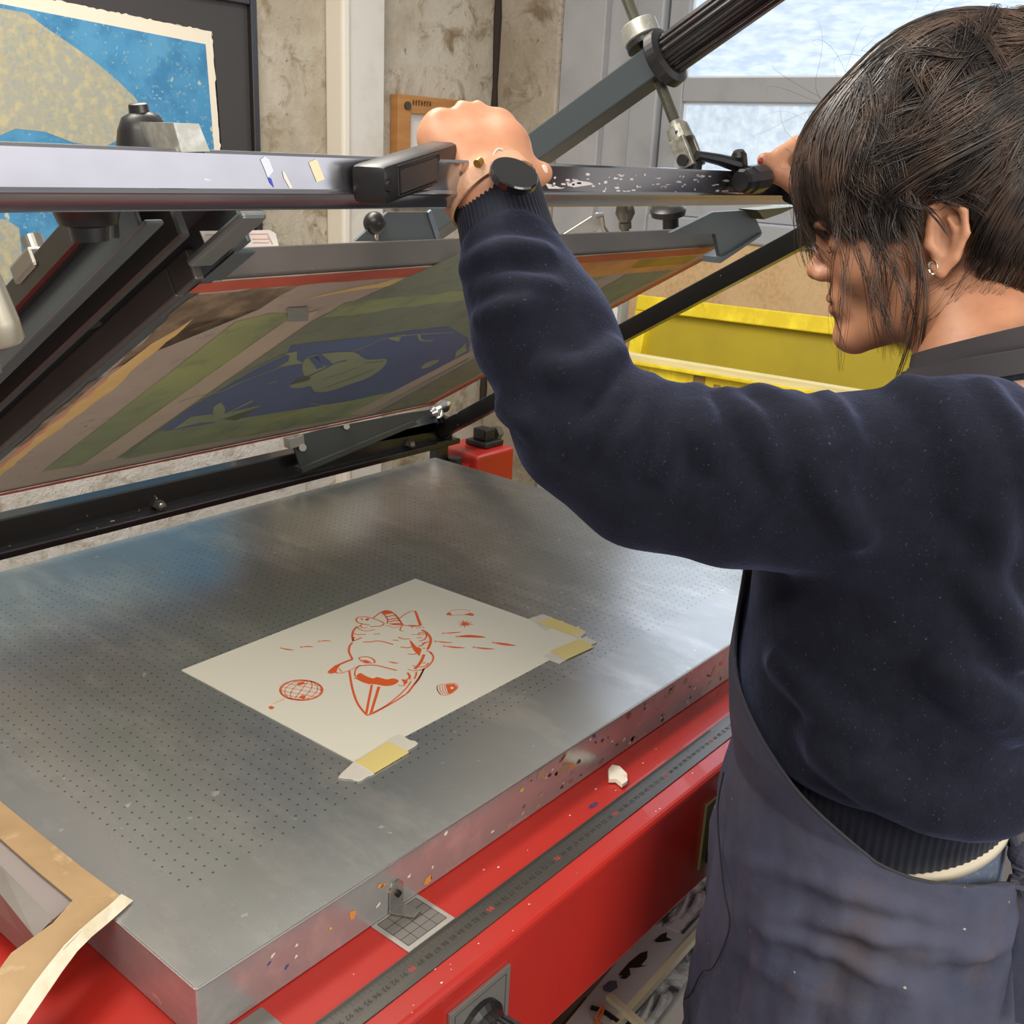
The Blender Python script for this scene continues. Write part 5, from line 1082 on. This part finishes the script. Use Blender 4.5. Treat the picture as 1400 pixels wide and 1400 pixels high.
mk('waist_tie',MAP,ap,fn=lambda b:(addtube(b,spl([apt(math.radians(146),.016,.002),dep(1386,1208,.93),dep(1393,1190,.925),dep(1398,1165,.93)],8),0,flat=(.012,.004,(0,0,1))),addtube(b,spl([dep(1378,1118,.955),dep(1385,1140,.94),dep(1394,1165,.93),dep(1410,1180,.94)],8),[.005]*25,8),addtube(b,spl([dep(1372,1125,.96),dep(1382,1150,.945),dep(1396,1172,.935),dep(1415,1175,.95)],8),[.0045]*25,8),addsph(b,dep(1400,1170,.93),.014,(1,1,.8),14),addtube(b,spl([dep(1396,1180,.93),dep(1402,1230,.925),dep(1398,1300,.92),dep(1402,1400,.92)],8),0,flat=(.016,.004,(1,0,0)))))
# ---------------- watch
wn_=(-ID)*.74+(IR*.45+IU*.88)*.67; wn_/=np.linalg.norm(wn_); wc=dep(703,238,.872)
mk('wristwatch',mat('watch_black',(16,13,13),.22,coat=.6),person,fn=lambda b:addcyl(b,wc-wn_*.007,wc+wn_*.002,.0205,prof=[(0,.0185),(.25,.0205),(.85,.0208),(1,.0198)],n=48))
wo=bpy.data.objects['wristwatch']
hx=dep(668,262,.915); haxis=(np.mean(mcL,0)-np.mean(wrL,0)); haxis/=np.linalg.norm(haxis); s1=np.cross(haxis,ID); s1/=np.linalg.norm(s1); s2=np.cross(haxis,s1)
if s1@IR<0: s1=-s1
tl=haxis*.55
def strapring(b):
    P=[]
    for t in np.linspace(0,2*math.pi,48)[:-1]: P.append(hx+haxis*.003+s1*.0385*math.cos(t)+s2*.030*math.sin(t)+tl*.030*math.cos(t)*.9)
    cen=hx
    addtube(b,P,0,closed=True,flat=(.015,.0022,lambda i:P[i]-cen))
mk('watch_strap',mat('tan_leather',(184,142,112),.6,bump=(220,.3,.0008),var=(60,(166,122,94),.45,.65)),wo,fn=strapring)
mk('strap_stud',mat('brass',(176,140,70),.3,.8),wo,fn=lambda b:addcyl(b,dep(652,224,.885),dep(657,220,.889),.0035))
mk('hair_tie',mat('grey_elastic',(176,170,156),.6),person,fn=lambda b:addtube(b,spl([dep(675,224,.893),dep(675,212,.897),dep(681,204,.899),dep(688,206,.898)],6),.0011,6))
# ================================================================== HAIR
HP=[(.17,.034),(.125,.026),(.10,.016),(.082,.006),(.060,.002),(.040,.010),(.026,.030),(.004,.038),(-.016,.032),(-.024,.0),(-.032,-.034),(-.050,-.070),(-.075,-.085),(-.14,-.075),(-.25,0),(-.25,.32),(.22,.32),(.22,.05)]
HPa=np.array(HP,np.float32)
def poly_sd(y,z_):
    d=np.full(len(y),1e9,np.float32); ins=np.zeros(len(y),bool); n=len(HPa)
    for i in range(n):
        a=HPa[i];b=HPa[(i+1)%n]; e_=b-a; wy=y-a[0]; wz=z_-a[1]; t=np.clip((wy*e_[0]+wz*e_[1])/(e_@e_),0,1)
        d=np.minimum(d,(wy-e_[0]*t)**2+(wz-e_[1]*t)**2)
        c1=(a[1]>z_)!=(b[1]>z_); xi=a[0]+(z_-a[1])*(b[0]-a[0])/(b[1]-a[1]+1e-12); ins^=c1&(y<xi)
    d=np.sqrt(d); return np.where(ins,-d,d)
def hvol(q):
    d=d_ell(q,(0,-.012,.072),(.091,.112,.112)); d=smin(d,d_ell(q,(0,.066,.068),(.077,.058,.062)),.03)
    d=smin(d,d_ell(q,(0,-.05,.0),(.076,.062,.085)),.03); d=smin(d,d_ell(q,(0,-.118,.125),(.058,.050,.050)),.03); return d
def hair_f(P):
    q=toH(P); d=hvol(q); near=np.abs(d)<.04
    if near.any():
        Q=q[near]; ang=np.arctan2(Q[:,0],Q[:,2]-.0); d[near]=d[near]+.0035*np.sin(Q[:,0]*70+9*np.sin(Q[:,1]*18+Q[:,2]*14))*np.cos(Q[:,2]*40+Q[:,1]*30)+.0012*rnoise(Q,260,2)
        d[near]=smax(d[near],poly_sd(Q[:,1],Q[:,2]),.012)
    return d
v_,q_=surfnet(hair_f,H(0,-.02,.07)-.20,H(0,-.02,.07)+.20,.0034)
hair=link('hair',npmesh('hair',v_,q_,1),MHAIR,person,None,True)
# strands -- thin tubes that follow the hair mass
R_=np.random.default_rng(11)
def project(q,off,it=3):
    for _ in range(it):
        d=hvol(q); g_=np.stack([hvol(q+e_)-hvol(q-e_) for e_ in np.eye(3,dtype=np.float32)*.002],1); g_/=np.linalg.norm(g_,axis=1,keepdims=True)+1e-9; q=q-g_*(d-off)[:,None]
    return q
def strands(ctrl_fn,n,seg,rad,off,proj=True,curl_=.002,per=1,spread=.004):
    """ctrl_fn()-> 4 Bezier control points in head space"""
    V=[];Q=[];o=0; t=np.linspace(0,1,seg)[:,None]; K=3
    C=np.repeat(np.array([ctrl_fn() for _ in range(n//per)],np.float32),per,0); n=len(C)
    if per>1: C=C+R_.normal(0,spread,(n,1,3))*np.array([1,.75,.6,.9])[None,:,None]+R_.normal(0,spread*.3,(n,4,3))
    P=(C[:,None,0]*(1-t)**3+3*C[:,None,1]*t*(1-t)**2+3*C[:,None,2]*t*t*(1-t)+C[:,None,3]*t**3)
    ph=np.repeat(R_.uniform(0,6.28,(n//per,1,3)),per,0)+R_.normal(0,.35,(n,1,3)); fr_q=np.repeat(R_.uniform(4,10,(n//per,1,1)),per,0); P=P+curl_*np.sin(fr_q*t[None]+ph)*(t[None]**.5)
    if proj:
        of=off[0]+(off[1]-off[0])*(.75*np.repeat(R_.random((n//per,1)),per,0)**1.5+.25*R_.random((n,1)))*np.ones((1,seg)); P=project(P.reshape(-1,3).astype(np.float32),of.reshape(-1)).reshape(n,seg,3)
    W=HO+P@HM_
    T=np.gradient(W,axis=1); T/=np.linalg.norm(T,axis=2,keepdims=True)+1e-9; U=np.cross(T,-ID[None,None]); U/=np.linalg.norm(U,axis=2,keepdims=True)+1e-9; N_=np.cross(T,U)
    prof=(np.sin(np.linspace(.25,3.0,seg))**.5)[None,:,None]; rr_=rad*R_.uniform(.6,1.3,(n,1,1))*prof
    rings=np.stack([W+rr_*(U*math.cos(a)+N_*math.sin(a)) for a in (0,2.09,4.19)],2)
    verts=rings.reshape(-1,3); idx=np.arange(n*seg*K).reshape(n,seg,K)
    q=np.stack([idx[:,:-1,:],np.roll(idx,-1,2)[:,:-1,:],np.roll(idx,-1,2)[:,1:,:],idx[:,1:,:]],-1).reshape(-1,4)
    return verts,q
u_=R_.uniform
BUN=np.array([0,-.115,.128])
def bunp(s=.03): v=R_.normal(0,1,3); v/=np.linalg.norm(v); return BUN+v*s
def A_top():   # front and crown swept back into the bun
    x=u_(-.075,.06); y=u_(.00,.085); p0=np.array([x,y,.17-.6*abs(x)-1.0*max(0,y-.02)]); p3=bunp(); m=(p0+p3)/2+np.array([x*.5-.01,0,.05]); return [p0,p0*.6+m*.4+np.array([0,0,.02]),m+(p3-m)*.35,p3]
def A_side():  # from the temple and above the ear, up and back
    y=u_(-.05,.06); z_=u_(.035,.10); p0=np.array([-.085,y,z_]); p3=bunp(); w=u_(-.012,.02); return [p0,p0+np.array([-.01,-.03,.02+w]),p3+np.array([-.06,.04,-.02+w]),p3]
def A_nape():  # nape up to the bun
    t=u_(0,1); p0=np.array([-.07+.05*t*u_(0,1),-.028-.07*t,-.03-.05*t]); p3=bunp(); return [p0,p0+np.array([-.02,-.02,.05]),p3+np.array([-.05,.02,-.06]),p3]
def A_back():
    p0=np.array([-.079,u_(-.07,-.016),u_(-.05,.045)]); p3=bunp(); return [p0,p0+np.array([-.02,-.015,.04]),p3+np.array([-.055,.02,-.05]),p3]
def A_ear():
    y=u_(-.02,.03); p0=np.array([-.080,y+.03,.055]); return [p0,np.array([-.089,y+.012,.046]),np.array([-.0905,y-.006,.030]),np.array([-.086,y-.022,u_(.0,.03)])]
def A_messy():
    c=np.array([u_(-.07,.05),u_(-.125,.01),u_(.09,.18)]); d_=R_.normal(0,1,3); d_/=np.linalg.norm(d_); e_=R_.normal(0,.03,3); return [c-d_*.045,c-d_*.01+e_,c+d_*.02-e_*.8,c+d_*.05]
def A_fringe(): # fringe falling forward
    x=u_(-.078,.07); p0=np.array([x*.6,u_(-.01,.06),.165]); f=1-(x/.09)**2; yy=.035+.095*math.sqrt(max(f,.05)); p3=np.array([x*1.05,yy+u_(-.012,.004),u_(-.02,.045)-.02*(x<-.05)]); return [p0,p0+np.array([x*.3,.045,.015]),np.array([x*1.05,yy+.008,.095]),p3]
def A_temple(): # curls over the temple in front of the ear
    p0=np.array([-.05,u_(.02,.07),.14]); y=u_(.028,.10); p3=np.array([-.082+.35*max(0,y-.05),y,u_(-.015,.025)]); return [p0,np.array([-.092,u_(.03,.08),.12]),np.array([-.095,y+u_(-.015,.015),.06]),p3]
def A_wisp():  # loose locks down the cheek
    y=u_(.030,.085); z3=u_(-.11,-.03); p0=np.array([-.080,y+u_(-.01,.012),u_(.03,.06)]); e_=u_(-.02,.02); p3=np.array([-.058-.012*R_.random(),y-.004+e_,z3]); return [p0,np.array([-.088,y+.012,.01]),np.array([-.074,y-.012+e_*1.2,z3*.5]),p3]
def A_lock():  # the long lock that curves from the ear front to the jaw
    p0=np.array([-.083,.040,.03]); d_=R_.normal(0,.003,3); return [p0+d_,np.array([-.086,.012,-.02])+d_,np.array([-.073,.030,-.075])+d_*1.5,np.array([-.062,.060,-.118])+d_*2+np.array([0,u_(-.02,.01),u_(-.03,.01)])]
def A_fly():   # flyaways
    a=u_(-2.9,2.9); p0=np.array([-.06*abs(math.cos(a)),-.03+.11*math.sin(a),.10+.06*math.cos(a)]); n_=p0-np.array([0,-.01,.06]); n_/=np.linalg.norm(n_); d_=R_.normal(0,.03,3); return [p0,p0+n_*.03+d_*.4,p0+n_*.035+d_,p0+n_*u_(.012,.03)+d_*1.2]
def A_neck():
    y=u_(-.06,-.005); p0=np.array([-.072,y,u_(-.05,0)]); return [p0,p0+np.array([-.008,.012,-.02]),p0+np.array([.0,.03,-.035]),p0+np.array([.008,u_(.02,.06),u_(-.06,-.02)])]
def A_forelock():
    x=u_(-.06,.03); p0=np.array([x,.10,.10]); return [p0,np.array([x,.125+u_(0,.012),.08]),np.array([x,.130+u_(-.005,.012),.04]),np.array([x*.9,.112+u_(-.01,.014),u_(-.02,.01)])]
MST2=NT('hair_strand'); n=MST2.noise(25,2,.5); MST2.l(MST2.mix(MST2.ramp(n,.4,.65),(38,30,26),(86,67,55)),MST2.b.inputs['Base Color']); MST2.b.inputs['Roughness'].default_value=.34; MST2.b.inputs['Specular IOR Level'].default_value=.7
sets=[]
for fn_,n_,sg,rd,of,pj_,cu in [(A_top,2000,22,.0006,(-.001,.010),True,.012),(A_side,2000,22,.0006,(-.001,.013),True,.012),(A_back,1000,16,.0006,(-.001,.006),True,.005),(A_messy,840,20,.00045,(.002,.014),True,.007),(A_nape,1000,16,.00055,(-.001,.006),True,.005),(A_fringe,1600,20,.0005,(-.002,.009),True,.008),(A_temple,1300,18,.0005,(-.001,.011),True,.010)]: sets.append(strands(fn_,n_,sg,rd,of,pj_,cu,per=14,spread=.0038))
o=link('hair_strands',npmesh('hair_strands',*joinq(sets)),MST2.m,hair,None,True); o['kind']='stuff'
sets=[strands(A_ear,56,14,.0004,None,False,.002,per=7,spread=.0016),strands(A_wisp,126,22,.00023,None,False,.007,per=7,spread=.0022),strands(A_lock,24,20,.0003,None,False,.002,per=8,spread=.0015),strands(A_fly,60,14,.00012,None,False,.006),strands(A_neck,48,12,.0002,None,False,.003),strands(A_forelock,112,16,.0003,None,False,.004,per=8,spread=.003)]
o=link('loose_wisps',npmesh('loose_wisps',*joinq(sets)),MST2.m,hair,None,True); o['kind']='stuff'
# ================================================================== LIGHT
w=bpy.data.worlds.new('world'); scn.world=w; w.use_nodes=True; bg=w.node_tree.nodes['Background']; bg.inputs[0].default_value=lin((238,236,234)); bg.inputs[1].default_value=.46
def area(name,loc,tgt,sx,sy,power,col):
    l=bpy.data.lights.new(name,'AREA'); l.shape='RECTANGLE'; l.size=sx; l.size_y=sy; l.energy=power; l.color=lin(col)[:3]; o=bpy.data.objects.new(name,l); COL.objects.link(o)
    o.location=loc; d=Vector(tgt)-Vector(loc); o.rotation_euler=d.to_track_quat('-Z','Y').to_euler(); return o
area('ceiling_lamp',(.35,.75,1.65),(.4,.5,0),1.4,.5,42,(255,247,236))
area('ceiling_lamp',(-.9,-.5,1.7),(.2,.5,.3),1.2,.5,22,(255,246,234))
area('far_window_light',(1.9,-2.6,.8),(.5,.3,.5),2.8,1.2,17,(244,242,248))
area('added_fill_light',(.0,-2.3,1.0),(.35,.3,.0),1.5,.9,42,(255,246,236))  # added fill from the operator side, brightens the print under the raised screen
area('window_light',(2.38,.7,.95),(.6,.3,.2),.9,.8,4,(220,232,255))
vs_=scn.view_settings; scn.display_settings.display_device='sRGB'; vs_.view_transform='Standard'; vs_.look='None'; vs_.exposure=0.; vs_.gamma=1.; vs_.use_curve_mapping=False
